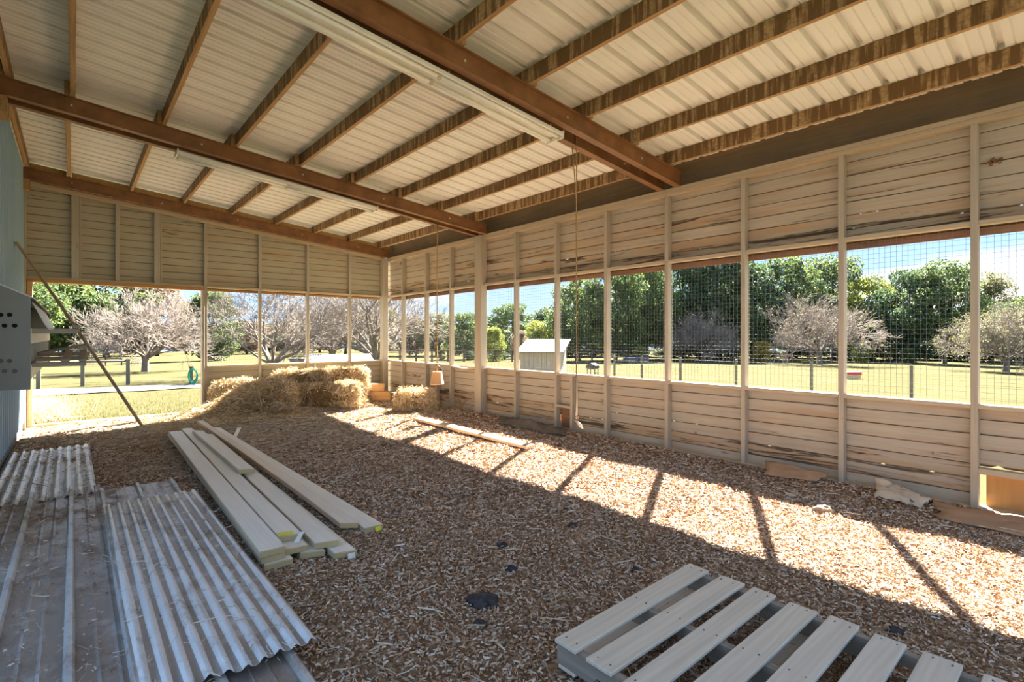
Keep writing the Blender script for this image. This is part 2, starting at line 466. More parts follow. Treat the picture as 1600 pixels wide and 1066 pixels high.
def prism(name, prof, axis, a0, a1, mat, parent=None, closed=True, shear=None):
    """extrude a 2-D profile along x, y or z; profile is in the other two axes in order"""
    def pt(p, a):
        return {'x': (a, p[0], p[1]), 'y': (p[0], a, p[1]), 'z': (p[0], p[1], a)}[axis]
    n_ = len(prof)
    vs = [pt(p, a0) for p in prof] + [pt(p, a1) for p in prof]
    fs = [(i, (i + 1) % n_, n_ + (i + 1) % n_, n_ + i) for i in range(n_ if closed else n_ - 1)]
    if closed:
        fs += [tuple(range(n_))[::-1], tuple(range(n_, 2 * n_))]
    if shear:
        vs = [shear(v_) for v_ in vs]
    me = mesh(name, vs, fs)
    bm = bmesh.new(); bm.from_mesh(me); bmesh.ops.recalc_face_normals(bm, faces=bm.faces[:]); bm.to_mesh(me); bm.free()
    return link(name, me, mat, parent)
def tube(pts, rads, sides=8, cap=True):
    """verts/faces of a tube through points"""
    pts = [Vector(p) for p in pts]
    vs, fs = [], []
    up = Vector((0, 0, 1))
    for i, p in enumerate(pts):
        d = (pts[min(i + 1, len(pts) - 1)] - pts[max(i - 1, 0)])
        d = d.normalized() if d.length > 1e-9 else up
        a = d.cross(up if abs(d.z) < 0.95 else Vector((1, 0, 0))).normalized()
        c = d.cross(a)
        for k in range(sides):
            t_ = 2 * math.pi * k / sides
            vs.append(p + (a * math.cos(t_) + c * math.sin(t_)) * rads[i])
    for i in range(len(pts) - 1):
        for k in range(sides):
            k2 = (k + 1) % sides
            fs.append((i * sides + k, i * sides + k2, (i + 1) * sides + k2, (i + 1) * sides + k))
    if cap:
        fs.append(tuple(range(sides))[::-1]); fs.append(tuple(range((len(pts) - 1) * sides, len(pts) * sides)))
    return vs, fs
def tube_obj(name, pts, rads, mat, parent=None, sides=8, origin=None):
    if isinstance(rads, (int, float)): rads = [rads] * len(pts)
    vs, fs = tube(pts, rads, sides)
    o_ = Vector(origin) if origin else Vector((0, 0, 0))
    o = link(name, mesh(name, [v_ - o_ for v_ in vs], fs, True), mat, parent)
    o.location = o_
    return o
class Geo:
    """collects pieces of ONE part"""
    def __init__(s): s.v, s.f = [], []
    def add(s, vs, fs):
        k = len(s.v); s.v += [tuple(v_) for v_ in vs]; s.f += [tuple(i + k for i in f_) for f_ in fs]; return s
    def box(s, x0, x1, y0, y1, z0, z1):
        return s.add([(x0, y0, z0), (x1, y0, z0), (x1, y1, z0), (x0, y1, z0), (x0, y0, z1), (x1, y0, z1), (x1, y1, z1), (x0, y1, z1)], BOXF)
    def tube(s, pts, rads, sides=6):
        if isinstance(rads, (int, float)): rads = [rads] * len(pts)
        return s.add(*tube(pts, rads, sides))
    def obj(s, name, mat, parent=None, smooth=False):
        return link(name, mesh(name, s.v, s.f, smooth), mat, parent)

# floor relief (vectorised) and terrain outside
def fz(x, y):
    x = np.asarray(x, float); y = np.asarray(y, float)
    z = 0.012 * np.sin(1.7 * x + 0.6 * y) * np.cos(1.1 * y - 0.5 * x) + 0.008 * np.sin(4.1 * x - 2.3 * y + 1) + 0.006 * np.sin(7.3 * y + 3.1 * x)
    z = z + 0.13 * np.exp(-(((x - 3.1) / 1.4) ** 2 + ((y - 10.6) / 0.8) ** 2))
    z = z + 0.05 * np.exp(-((x - 5.75) / 0.28) ** 2)
    return z
def gz(x, y):
    """ground outside falls away gently from the shelter"""
    dx = max(-8 - x, x - 6.2, 0); dy = max(-6 - y, y - 11.7, 0)
    d = math.hypot(dx, dy)
    return -0.06 - 0.02 * max(0, d - 0.3)
CS, SN = math.cos(YAW), math.sin(YAW)
def ray(u, v_):
    a = (u - 800) / F_PX; b_ = (HORIZON - v_) / F_PX
    return Vector((SN + a * CS, CS - a * SN, b_))
def on_floor(u, v_, z=0.0):
    d = ray(u, v_); t_ = (z - EYE) / d.z
    return Vector((d.x * t_, d.y * t_, z))
def on_ground(u, v_):
    d = ray(u, v_); t_ = 5.0
    for _ in range(300):
        p = Vector((0, 0, EYE)) + d * t_
        h = p.z - gz(p.x, p.y)
        if h < 0.005: break
        t_ += max(h * 4, 0.01)
        if t_ > 200: break
    p = Vector((0, 0, EYE)) + d * t_
    return Vector((p.x, p.y, gz(p.x, p.y)))
def at_depth(u, t_):
    """a point on the ground at forward distance t_ in the direction of column u"""
    d = ray(u, HORIZON) * t_
    return Vector((d.x, d.y, gz(d.x, d.y)))

# scatter builders -------------------------------------------------
def strands(n_, pos, dirs, length, width, bend=0.15, rng=RNG):
    """bent flat strips: n,3 positions (middle), n,3 directions"""
    dirs = dirs / np.linalg.norm(dirs, axis=1, keepdims=True)
    r = rng.normal(size=(n_, 3)); side = np.cross(dirs, r); side /= np.linalg.norm(side, axis=1, keepdims=True) + 1e-9
    nor = np.cross(dirs, side)
    L_ = np.broadcast_to(length, (n_,))[:, None]; W_ = np.broadcast_to(width, (n_,))[:, None] * 0.5
    k = (bend * rng.normal(size=(n_, 1))) * L_
    a, m_, c = pos - dirs * L_ / 2, pos + nor * k, pos + dirs * L_ / 2
    V = np.stack([a - side * W_, a + side * W_, m_ - side * W_, m_ + side * W_, c - side * W_ * 0.5, c + side * W_ * 0.5], 1)
    i = (np.arange(n_) * 6)[:, None]
    Q = np.concatenate([i + np.array([[0, 1, 3, 2]]), i + np.array([[2, 3, 5, 4]])], 1)
    return V, Q
def rand_dirs(n_, flat=0.25, rng=RNG):
    a = rng.uniform(0, 2 * math.pi, n_)
    return np.stack([np.cos(a), np.sin(a), rng.normal(size=n_) * flat], 1)

# ==================================================================
#                          THE SETTING
# ==================================================================
WX, FY, LX = 5.786, 11.40, -0.63
Z_SILL, Z_HEAD, Z_PLATE = 0.92, 2.437, 3.30
BACK_Y = -1.3
def beam_low(x): return 3.375 + (5.786 - x) * 0.10
def roof_z(x): return 3.565 + (5.786 - x) * 0.10 + 0.15     # underside of the roofing

# --- ground outside
N_ = 90
gx = np.concatenate([np.linspace(-160, -12, 26), np.linspace(-11, 34, 61), np.linspace(36, 190, 28)])
gy = np.concatenate([np.linspace(-120, -12, 16), np.linspace(-11, 40, 61), np.linspace(42, 230, 34)])
GV = [(x, y, gz(x, y)) for y in gy for x in gx]
nx = len(gx)
GF = [(j * nx + i, j * nx + i + 1, (j + 1) * nx + i + 1, (j + 1) * nx + i) for j in range(len(gy) - 1) for i in range(nx - 1)]
structure(link('ground', mesh('ground', GV, GF, True), 'grass_ground'), 'sunlit yellow green pasture around the open shelter')

# --- gravel drive beyond the doorway
pts_n = [on_ground(20, 621.5), on_ground(330, 606)]
pts_f = [on_ground(20, 611), on_ground(330, 600.5)]
def ext(a, b_, s0, s1): return a + (b_ - a) * s0, a + (b_ - a) * s1
n0, n1 = ext(pts_n[0], pts_n[1], -1.0, 2.6); f0, f1 = ext(pts_f[0], pts_f[1], -1.0, 2.6)
DV, DF = [], []
for i in range(41):
    s_ = i / 40
    for k in range(4):
        p = (n0.lerp(n1, s_)).lerp(f0.lerp(f1, s_), k / 3)
        w_ = 0.12 * math.sin(i * 1.3 + k) if k in (0, 3) else 0
        DV.append((p.x + w_, p.y + w_, gz(p.x, p.y) + 0.03))
for i in range(40):
    for k in range(3):
        a = i * 4 + k; DF.append((a, a + 4, a + 5, a + 1))
structure(link('gravel_path', mesh('gravel_path', DV, DF, True), 'gravel'), 'pale gravel drive crossing the grass beyond the doorway')

# --- floor with relief
xs = np.linspace(LX - 0.02, WX + 0.12, 110); ys = np.linspace(BACK_Y, FY + 0.12, 250)
X_, Y_ = np.meshgrid(xs, ys)
Zf = fz(X_, Y_)
V_ = np.stack([X_, Y_, Zf], -1).reshape(-1, 3)
idx = np.arange(len(xs) * len(ys)).reshape(len(ys), len(xs))
Q_ = np.stack([idx[:-1, :-1], idx[:-1, 1:], idx[1:, 1:], idx[1:, :-1]], -1).reshape(-1, 4)
floor = structure(link('floor', np_mesh('floor', V_, Q_), 'chip_soil'), 'barn floor bedded with brown wood shavings')

# wood shavings, dense near the camera
def chip_zone(n_, tmin, tmax, lmin, lmax, wmin, wmax):
    got = []
    while sum(len(g) for g in got) < n_:
        p = np.stack([RNG.uniform(LX + 0.05, WX - 0.03, 60000), RNG.uniform(-0.3, FY - 0.03, 60000)], 1)
        t_ = p[:, 0] * SN + p[:, 1] * CS
        k = (t_ > tmin) & (t_ < tmax)
        # leave the ground under the stacked sheets bare
        under = (p[:, 0] < 0.75) & (p[:, 1] > 2.6) & (p[:, 1] < 6.1)
        got.append(p[k & ~under])
    p = np.concatenate(got)[:n_]
    z = fz(p[:, 0], p[:, 1]) + RNG.uniform(0.002, 0.014, n_)
    pos = np.column_stack([p, z])
    return strands(n_, pos, rand_dirs(n_, 0.28), RNG.uniform(lmin, lmax, n_), RNG.uniform(wmin, wmax, n_), 0.18)
parts = [chip_zone(62000, 1.9, 4.2, 0.012, 0.034, 0.005, 0.011),
         chip_zone(60000, 4.2, 6.5, 0.018, 0.045, 0.007, 0.014),
         chip_zone(50000, 6.5, 13.5, 0.03, 0.07, 0.010, 0.020)]
Vs, Qs, off = [], [], 0
for V, Q in parts:
    Vs.append(V.reshape(-1, 3)); Qs.append(Q.reshape(-1, 4) + off); off += V.shape[0] * 6
tag(link('wood_shavings', np_mesh('wood_shavings', np.concatenate(Vs), np.concatenate(Qs)), 'chips'),
    'loose brown and pale wood shavings strewn over the whole floor', 'shavings', kind='stuff')

# --- roof: sheets, purlins, beams
ceiling = structure(empty('ceiling', (2.6, 4, 3.9)), 'cream corrugated metal roof on timber purlins')
def cpar(o):      # parent to the ceiling, keeping the place
    o.parent = ceiling; o.matrix_parent_inverse = Matrix.Translation(-ceiling.location); return o
RIB = 0.2472
def rib_profile(n_ribs):
    pr = []
    for i in range(n_ribs):
        y = i * RIB
        pr += [(y - 0.028, 0), (y - 0.019, 0.052), (y + 0.019, 0.052), (y + 0.028, 0)]
        for q in (0.33, 0.66):
            pr += [(y + RIB * q - 0.008, 0), (y + RIB * q, 0.010), (y + RIB * q + 0.008, 0)]
    pr.append((n_ribs * RIB - 0.0275, 0.002))
    pr.append((n_ribs * RIB - 0.021, 0.044))
    return pr
RX0, RX1 = LX - 0.05, WX + 0.42
pr = rib_profile(3)
xs_ = np.linspace(RX0, RX1, 5)
vs = [(x, p[0], roof_z(x) + p[1]) for x in xs_ for p in pr]
n_ = len(pr)
fs = [(i * n_ + k, i * n_ + k + 1, (i + 1) * n_ + k + 1, (i + 1) * n_ + k) for i in range(4) for k in range(n_ - 1)]
roof_me = mesh('roof_panel', vs, fs)
y_ = 11.60 - 3 * RIB + 0.03
y_ = 1.27 - RIB * 3 * 4
while y_ < 11.75:
    o = link('roof_panel', roof_me, 'roof_sheet')
    o.location = (0, y_, 0.0008 * (int(round(y_ / RIB)) % 2))
    cpar(o)
    y_ += 3 * RIB
PX = [-0.05, 0.79, 1.58, 2.39, 3.20, 4.00, 4.79, 5.52]
SPANS = [(BACK_Y, 3.78, 0.0), (3.44, 7.80, 0.048), (7.40, FY + 0.25, 0.0)]
for x in [-0.56] + PX:
    for (y0, y1, dx) in SPANS:
        z0 = beam_low(x) + 0.19
        o = box('purlin', x + dx - 0.022, x + dx + 0.022, y0 + 0.001, y1, z0, z0 + 0.148, 'purlin_wood', None, 0.002)
        cpar(o)
# steel beams, two to a frame, each an I section following the slope
def ibeam(y, label, x0=LX + 0.0, x1=WX + 0.02):
    prof = []
    H, W, T, TW = 0.185, 0.085, 0.010, 0.008
    pr = [(-W / 2, 0), (W / 2, 0), (W / 2, T), (TW / 2, T), (TW / 2, H - T), (W / 2, H - T), (W / 2, H), (-W / 2, H), (-W / 2, H - T), (-TW / 2, H - T), (-TW / 2, T), (-W / 2, T)]
    root = empty('steel_beam', ((x0 + x1) / 2, y, beam_low((x0 + x1) / 2)))
    cx, cz = root.location.x, root.location.z
    o = prism('web_and_flanges', pr, 'x', x0 - cx, x1 - cx, 'steel_brown', root, True, lambda v_: (v_[0], v_[1], v_[2] - 0.10 * v_[0]))
    for i in range(5):
        xb = -2.6 + i * 1.25
        g = Geo(); g.tube([(xb, -0.004, 0.10 - 0.1 * xb), (xb, -0.012, 0.10 - 0.1 * xb)], 0.011, 6)
        g.obj('bolt', 'nest_sheet', o)
    tag(root, label, None, 'steel roof beams', 'structure')
    return root
ibeam(3.50, 'brown steel beam nearest the camera, crossing above the hanging knotted rope')
ibeam(3.74, 'brown steel beam just behind the nearest one, carrying a strip light')
ibeam(7.47, 'brown steel beam of the middle frame, camera side')
ibeam(7.72, 'brown steel beam of the middle frame, far side, with strip light and bucket rope')
ibeam(11.26, 'brown steel beam along the top of the far wall')
ibeam(-0.55, 'brown steel beam above and behind the camera')
# blocking boards on the far beam between purlins
allx = [-0.56] + PX + [WX + 0.15]
for a, c in zip(allx[:-1], allx[1:]):
    zz = beam_low((a + c) / 2) + 0.185
    o = prism('blocking_board', [(a + 0.03, 0), (c - 0.03, 0), (c - 0.03, 0.10), (a + 0.03, 0.10)], 'y', 11.30, 11.335, 'rim_wood' if 'rim_wood' in M else 'purlin_wood',
              None, True, lambda v_: (v_[0], v_[1], v_[2] + beam_low(v_[0]) + 0.188))
    cpar(o)

# --- timber walls ---------------------------------------------------
def siding_board(name, axis, a0, a1, z0, z1, face, mat, parent, damage=0.0, holes=(), rng=None):
    """shiplap board; face = inner plane, outwards is +; ragged lower edge where damaged"""
    rng = rng or random
    n_ = max(2, int((a1 - a0) / (0.045 if damage else 0.6)))
    ph = rng.uniform(0, 100)
    c = Vector((face, (a0 + a1) / 2, (z0 + z1) / 2)) if axis == 'y' else Vector(((a0 + a1) / 2, face, (z0 + z1) / 2))
    ring = []
    wob = rng.uniform(-0.004, 0.004)
    for i in range(n_ + 1):
        a = a0 + (a1 - a0) * i / n_
        g = 0.0075
        if damage:
            q = mnoise.noise((a * 2.2 + ph, z0 * 7, 0)); q2 = mnoise.noise((a * 11 + ph, z0 * 3, 5))
            g += damage * max(0, q + 0.02) * 0.085 + damage * max(0, q2) * 0.018 * (1 if q > -0.1 else 0)
        lip = -0.012
        for hz in holes:
            if abs(a - hz) < 0.024: lip = 0.011; g = max(g, 0.016)
        w_ = wob * math.sin(a * 2 + ph)
        ring.append((a, [(0.0 + w_, z0 + g), (0.0 + w_, z1), (0.0145, z1), (0.0145, z1 - 0.013), (0.028, z1 - 0.013), (0.028, z0 + lip), (0.0155, z0 + lip), (0.0155, z0 + max(g, lip))]))
    vs, fs = [], []
    for a, sec in ring:
        for (d_, z) in sec:
            vs.append((face + d_ - c.x, a - c.y, z - c.z) if axis == 'y' else (a - c.x, face + d_ - c.y, z - c.z))
    for i in range(n_):
        for k in range(8):
            fs.append((i * 8 + k, i * 8 + (k + 1) % 8, (i + 1) * 8 + (k + 1) % 8, (i + 1) * 8 + k))
    fs.append(tuple(range(8))); fs.append(tuple(range(n_ * 8, n_ * 8 + 8))[::-1])
    me = mesh(name, vs, fs)
    bm = bmesh.new(); bm.from_mesh(me); bmesh.ops.recalc_face_normals(bm, faces=bm.faces[:]); bm.to_mesh(me); bm.free()
    o = link(name, me, mat, parent)
    o.location = c
    return o
wall_r = structure(empty('wall_right'), 'long timber wall of painted boards and studs with open wire mesh bays')
wall_f = structure(empty('wall_far'), 'far timber wall with boarded gable, doorway and wire mesh bays')
STUDS = [10.64, 9.61, 8.65, 6.65, 5.67, 4.67, 3.68, 2.69, 1.71, 0.72, -0.27, -1.26]
SW = 0.025
r_ = random.Random(3)
EXT = WX + 0.092     # inner plane of the siding
for y in STUDS:
    box('stud', WX, WX + 0.09, y - SW, y + SW, 0.05, Z_PLATE, 'stud_z', wall_r)
box('post', WX - 0.06, WX + 0.09, 7.545, 7.735, 0.0, beam_low(WX) - 0.0, 'stud_z', wall_r, 0.006)
# joints fall on studs
joint_sets = [[BACK_Y, 2.69, 5.67, 8.65, FY + 0.1], [BACK_Y, 0.72, 3.68, 7.64, FY + 0.1], [BACK_Y, -0.27, 1.71, 4.67, 7.64, 10.64, FY + 0.1]]
row = 0
z = Z_HEAD
while z < 3.30:
    zt2 = min(z + 0.132, 3.345)
    js = joint_sets[row % 3]
    for a, c in zip(js[:-1], js[1:]):
        dmg = {0: 0.9, 1: 1.0, 2: 0.8, 3: 0.6, 4: 0.25}.get(row, 0.0) * (1 if r_.random() < 0.75 else 0.3)
        holes = [r_.uniform(a, c) for _ in range(3)] if row in (1, 2) else ()
        siding_board('siding_board', 'y', a + 0.002, c - 0.002, z, zt2, EXT, 'siding_rotten_y' if row in (0, 1, 3) and r_.random() < 0.7 else 'siding_y', wall_r, dmg, holes, r_)
    z += 0.132; row += 1
row = 0
z = Z_SILL - 0.01
HATCHES = [(5.36, 5.645, 0.38), (9.20, 9.585, 0.36), (0.15, 0.695, 0.34)]
while z > 0.03:
    js = joint_sets[(row + 1) % 3]
    zb = max(z - 0.128, -0.02)
    for a, c in zip(js[:-1], js[1:]):
        cuts = [(a, c)]
        for (h0, h1, hz) in HATCHES:
            if zb < hz - 0.05:
                nc = []
                for (p, q) in cuts:
                    if h0 < q and h1 > p:
                        if h0 - p > 0.05: nc.append((p, h0))
                        if q - h1 > 0.05: nc.append((h1, q))
                    else: nc.append((p, q))
                cuts = nc
        for (p, q) in cuts:
            dmg = {0: 0.6, 1: 0.35, 2: 0.35, 3: 0.8, 4: 1.0, 5: 0.8}.get(row, 0.0) * (1 if r_.random() < 0.7 else 0.25)
            holes = [r_.uniform(p, q) for _ in range(2)] if row in (3, 4) else ()
            siding_board('siding_board', 'y', p + 0.002, q - 0.002, zb, z, EXT, 'siding_rotten_y' if row in (4, 5) and r_.random() < 0.7 else 'siding_y', wall_r, dmg, holes, r_)
    z -= 0.128; row += 1
# plates, headers, sills
for (a, c) in ((BACK_Y, 3.68), (3.68, 7.545), (7.735, FY)):
    box('top_plate', WX - 0.005, WX + 0.09, a + 0.002, c - 0.002, Z_PLATE, Z_PLATE + 0.042, 'plate_y', wall_r)
    box('top_plate', WX - 0.010, WX + 0.09, a + 0.002, c - 0.002, Z_PLATE + 0.043, Z_PLATE + 0.085, 'plate_y', wall_r)
    box('bottom_plate', WX - 0.01, WX + 0.12, a + 0.002, c - 0.002, -0.03, 0.055, 'plate_y', wall_r)
for (a, c) in ((BACK_Y, 3.68), (3.68, 7.64), (7.64, FY + 0.1)):
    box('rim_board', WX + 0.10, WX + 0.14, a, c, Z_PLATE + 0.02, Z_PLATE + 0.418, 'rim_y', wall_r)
YS = sorted(STUDS + [7.64, FY])
for a, c in zip(YS[:-1], YS[1:]):
    pa = 0.095 if a == 7.64 else SW; pc = 0.095 if c == 7.64 else (0.0 if c == FY else SW)
    box('header', WX + 0.004, WX + 0.09, a + pa, c - pc, Z_HEAD, Z_HEAD + 0.04, 'plate_y', wall_r)
    sag = 0.035 if a == 8.65 - 0 and False else 0.0
    if abs(c - 8.65) < 0.01:      # the warped sill beside the big post
        vs, fs = [], []
        n_ = 14
        for i in range(n_ + 1):
            yy = a + pa + (c - a - pa - pc) * i / n_
            s_ = 0.045 * math.sin(math.pi * min(1, i / n_ * 1.0)) ** 1.0
            for (xx, zz) in ((WX - 0.02, 0), (WX + 0.1, 0), (WX + 0.1, 0.035), (WX - 0.02, 0.035)):
                vs.append((xx, yy, Z_SILL - 0.035 - s_ + zz))
        for i in range(n_):
            for k in range(4):
                fs.append((i * 4 + k, i * 4 + (k + 1) % 4, (i + 1) * 4 + (k + 1) % 4, (i + 1) * 4 + k))
        fs += [(3, 2, 1, 0), (n_ * 4, n_ * 4 + 1, n_ * 4 + 2, n_ * 4 + 3)]
        link('sill', mesh('sill', vs, fs), 'plate_y', wall_r)
    else:
        box('sill', WX - 0.008, WX + 0.10, a + pa, c - pc, Z_SILL - 0.036, Z_SILL, 'plate_y', wall_r)
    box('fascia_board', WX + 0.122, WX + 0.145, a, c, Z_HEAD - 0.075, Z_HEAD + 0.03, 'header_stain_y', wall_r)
# extra studs and rails round the small hatches
for (h0, h1, hz) in HATCHES[:2]:
    box('hatch_stud', WX, WX + 0.09, h0 - 0.05, h0, 0.055, Z_SILL - 0.037, 'stud_z', wall_r)
    box('hatch_rail', WX + 0.002, WX + 0.09, h0, h1, hz, hz + 0.04, 'plate_y', wall_r)
    box('hatch_board', WX + 0.13, WX + 0.15, h0 - 0.04, h1 + 0.04, -0.02, hz + 0.05, 'header_stain_y', wall_r)
h0, h1, hz = HATCHES[2]
box('hatch_rail', WX + 0.002, WX + 0.09, h0 - 0.4, h1, hz - 0.005, hz + 0.045, 'plate_y', wall_r)
# plywood hatch with a round hole, hung a finger short of the stud
bm = bmesh.new()
pv = []
hy0, hy1, hz0, hz1 = 0.15 - 0.05, 0.655, 0.055, hz - 0.008
cy_, cz_, rr = 0.40, 0.235, 0.013
ringv = [(cy_ + rr * math.cos(i * math.pi / 8), cz_ + rr * math.sin(i * math.pi / 8)) for i in range(16)]
def edge_pt(i):
    # sixteen points round the rectangle, corners at 2, 6, 10 and 14, starting right of the hole
    q = [(hy1, cz_), (hy1, (cz_ + hz1) / 2), (hy1, hz1), (hy1 - (hy1 - cy_) / 2, hz1), (cy_, hz1), ((cy_ + hy0) / 2, hz1), (hy0, hz1), (hy0, (cz_ + hz1) / 2),
         (hy0, cz_), (hy0, (cz_ + hz0) / 2), (hy0, hz0), ((cy_ + hy0) / 2, hz0), (cy_, hz0), ((cy_ + hy1) / 2, hz0), (hy1, hz0), (hy1, (cz_ + hz0) / 2)]
    return q[i]
vs, fs = [], []
for xx in (WX + 0.10, WX + 0.115):
    for p in ringv: vs.append((xx, p[0], p[1]))
    for i in range(16): vs.append((xx,) + edge_pt(i))
for i in range(16):
    j = (i + 1) % 16
    fs += [(i, j, 16 + j, 16 + i), (32 + i, 48 + i, 48 + j, 32 + j), (i, 32 + i, 32 + j, j), (16 + i, 16 + j, 48 + j, 48 + i)]
link('hatch_panel', mesh('hatch_panel', vs, fs), 'plywood', wall_r)

# welded wire mesh in the bays: one panel to a bay
def wire_panel(axis, plane, a0, a1, z0, z1, parent, step=0.047, r=0.0010):
    g = Geo()
    n_ = int((a1 - a0) / step)
    for i in range(n_ + 1):
        a = a0 + (a1 - a0) * (i + 0.5) / (n_ + 1)
        if axis == 'y': g.box(plane - r, plane + r, a - r, a + r, z0, z1)
        else: g.box(a - r, a + r, plane - r, plane + r, z0, z1)
    n_ = int((z1 - z0) / step)
    for i in range(n_ + 1):
        z = z0 + (z1 - z0) * (i + 0.5) / (n_ + 1)
        if axis == 'y': g.box(plane - r * 1.2 + 0.002, plane + r * 1.2 + 0.002, a0, a1, z - r, z + r)
        else: g.box(a0, a1, plane - r + 0.002, plane + r + 0.002, z - r, z + r)
    return g.obj('wire_mesh', 'wire_gal', parent)
for a, c in zip(YS[:-1], YS[1:]):
    if c > -0.5:
        wire_panel('y', WX + 0.108, a, c, Z_SILL - 0.02, Z_HEAD + 0.02, wall_r)

# far wall
FX = [1.96, 2.94, 3.91, 4.87]
GX = [0.03, 0.60, 1.18]
EXTF = FY + 0.092
for x in FX:
    box('stud', x - SW, x + SW, FY, FY + 0.09, 0.05, beam_low(x) + 0.08, 'stud_z', wall_f)
for x, w_ in zip(GX, (0.05, 0.03, 0.045)):
    box('stud', x - w_, x + w_, FY, FY + 0.09, Z_HEAD + 0.041, beam_low(x) + 0.08, 'stud_z', wall_f)
    if w_ > 0.04: box('stud', x + w_ + 0.003, x + w_ + 0.03, FY + 0.02, FY + 0.09, Z_HEAD + 0.041, beam_low(x) + 0.08, 'stud_z', wall_f)
box('corner_post', WX - 0.13, WX - 0.001, FY - 0.09, FY + 0.09, 0.0, beam_low(WX) - 0.01, 'stud_z', wall_f, 0.006)
box('door_post', 1.89, 1.934, FY - 0.03, FY + 0.12, 0.0, Z_HEAD - 0.055, 'stud_z', wall_f, 0.004)
box('door_post', LX + 0.06, LX + 0.13, FY - 0.02, FY + 0.1, 0.0, Z_HEAD - 0.055, 'threshold_x', wall_f, 0.004)
box('corner_board', LX + 0.002, LX + 0.055, FY - 0.08, FY + 0.1, 0.0, beam_low(LX) - 0.01, 'stud_z', wall_f, 0.004)
row = 0
z = Z_HEAD
while z < 4.25:
    # the gable narrows where the roof comes down
    xe = 5.786 - (z + 0.132 - 3.66) / 0.10
    xe = min(xe, WX - 0.0)
    cutsx = [LX + 0.05] + ([0.60, 2.94] if row % 2 else [1.96]) + [xe]
    cutsx = [c for c in cutsx if c <= xe]
    for a, c in zip(cutsx[:-1], cutsx[1:]):
        if c - a < 0.1: continue
        dmg = (0.35 if row in (0, 2, 4) else 0.1) * r_.random()
        holes = [r_.uniform(a, c) for _ in range(2)] if row == 0 else ()
        siding_board('siding_board', 'x', a + 0.002, c - 0.002, z, z + 0.132, EXTF, 'siding_x', wall_f, dmg, holes, r_)
    z += 0.132; row += 1
z = Z_SILL - 0.01
while z > 0.03:
    for a, c in zip([1.935, 3.91], [3.91, WX]):
        siding_board('siding_board', 'x', a + 0.002, c - 0.002, max(z - 0.128, -0.02), z, EXTF, 'siding_x', wall_f, 0.0, (), r_)
    z -= 0.128
XS_ = [1.934] + FX[1:] + [WX - 0.13]
for i, (a, c) in enumerate(zip(XS_[:-1], XS_[1:])):
    p = SW if i else SW + 0.02
    box('header', a + p, c - (SW if i < 3 else 0), FY + 0.004, FY + 0.09, Z_HEAD, Z_HEAD + 0.04, 'plate_x', wall_f)
    box('sill', a + p, c - (SW if i < 3 else 0), FY - 0.01, FY + 0.10, Z_SILL - 0.036, Z_SILL, 'plate_x', wall_f)
    wire_panel('x', FY + 0.108, a, c, Z_SILL - 0.02, Z_HEAD + 0.02, wall_f, 0.05, 0.0007)
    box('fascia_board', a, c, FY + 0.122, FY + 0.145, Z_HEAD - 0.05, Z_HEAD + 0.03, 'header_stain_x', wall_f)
box('bottom_plate', 1.935, WX - 0.13, FY - 0.01, FY + 0.12, -0.03, 0.055, 'plate_x', wall_f)
box('header', LX + 0.056, 1.93, FY + 0.004, FY + 0.09, Z_HEAD, Z_HEAD + 0.04, 'plate_x', wall_f)
box('door_lintel', LX + 0.056, 1.93, FY - 0.02, FY + 0.11, Z_HEAD - 0.055, Z_HEAD - 0.001, 'header_stain_x', wall_f)
box('threshold', LX + 0.14, 1.885, FY - 0.02, FY + 0.10, -0.03, 0.045, 'threshold_x', wall_f)
o = prism('gable_plate', [(LX + 0.06, 0), (WX - 0.14, 0), (WX - 0.14, 0.07), (LX + 0.06, 0.07)], 'y', FY - 0.015, FY + 0.02, 'plate_x', wall_f, True,
          lambda v_: (v_[0], v_[1], v_[2] + beam_low(v_[0]) - 0.065))

# left wall: barn cladding of blue sheet
wall_l = structure(empty('wall_left'), 'barn wall of ribbed blue painted metal cladding')
def clad_profile(n_):
    pr = []
    for i in range(n_):
        y = i * 0.2375
        pr += [(y, 0), (y + 0.07, 0), (y + 0.078, 0.006), (y + 0.086, 0), (y + 0.15, 0), (y + 0.168, 0.034), (y + 0.205, 0.034), (y + 0.223, 0)]
    pr.append((n_ * 0.2375, 0))
    return pr
cp = clad_profile(4)
cv = [(p[1], p[0], z) for z in (0.12, 4.42) for p in cp]
cn = len(cp)
clad = mesh('cladding_panel', cv, [(i, i + 1, cn + i + 1, cn + i) for i in range(cn - 1)])
LEFT_Y0 = 4.74
y = LEFT_Y0
while y < FY - 0.1:
    o = link('cladding_panel', clad, 'blue_sheet', wall_l); o.location = (LX, y, 0); y += 0.95
box('base_board', LX - 0.03, LX + 0.018, LEFT_Y0, FY - 0.09, -0.03, 0.125, 'plug_grey', wall_l)
box('open_side_post', LX - 0.10, LX + 0.02, 3.56, 3.68, -0.05, beam_low(LX) - 0.0, 'stud_z', wall_l)
box('open_side_post', LX - 0.10, LX + 0.02, -0.61, -0.49, -0.05, beam_low(LX) - 0.0, 'stud_z', wall_l)
box('back_lining', LX - 0.05, LX - 0.01, LEFT_Y0, FY + 0.1, -0.03, 4.42, 'plug_grey', wall_l)
box('roof_trim', LX + 0.016, LX + 0.04, 7.78, FY - 0.1, 4.19, 4.29, 'trim_pale', wall_l)
box('beam_block', LX + 0.016, LX + 0.11, 7.43, 7.76, 3.83, beam_low(LX + 0.05) - 0.012, 'purlin_wood', wall_l)
box('beam_block', LX + 0.016, LX + 0.11, 11.18, 11.31, 3.83, beam_low(LX + 0.05) - 0.012, 'purlin_wood', wall_l)

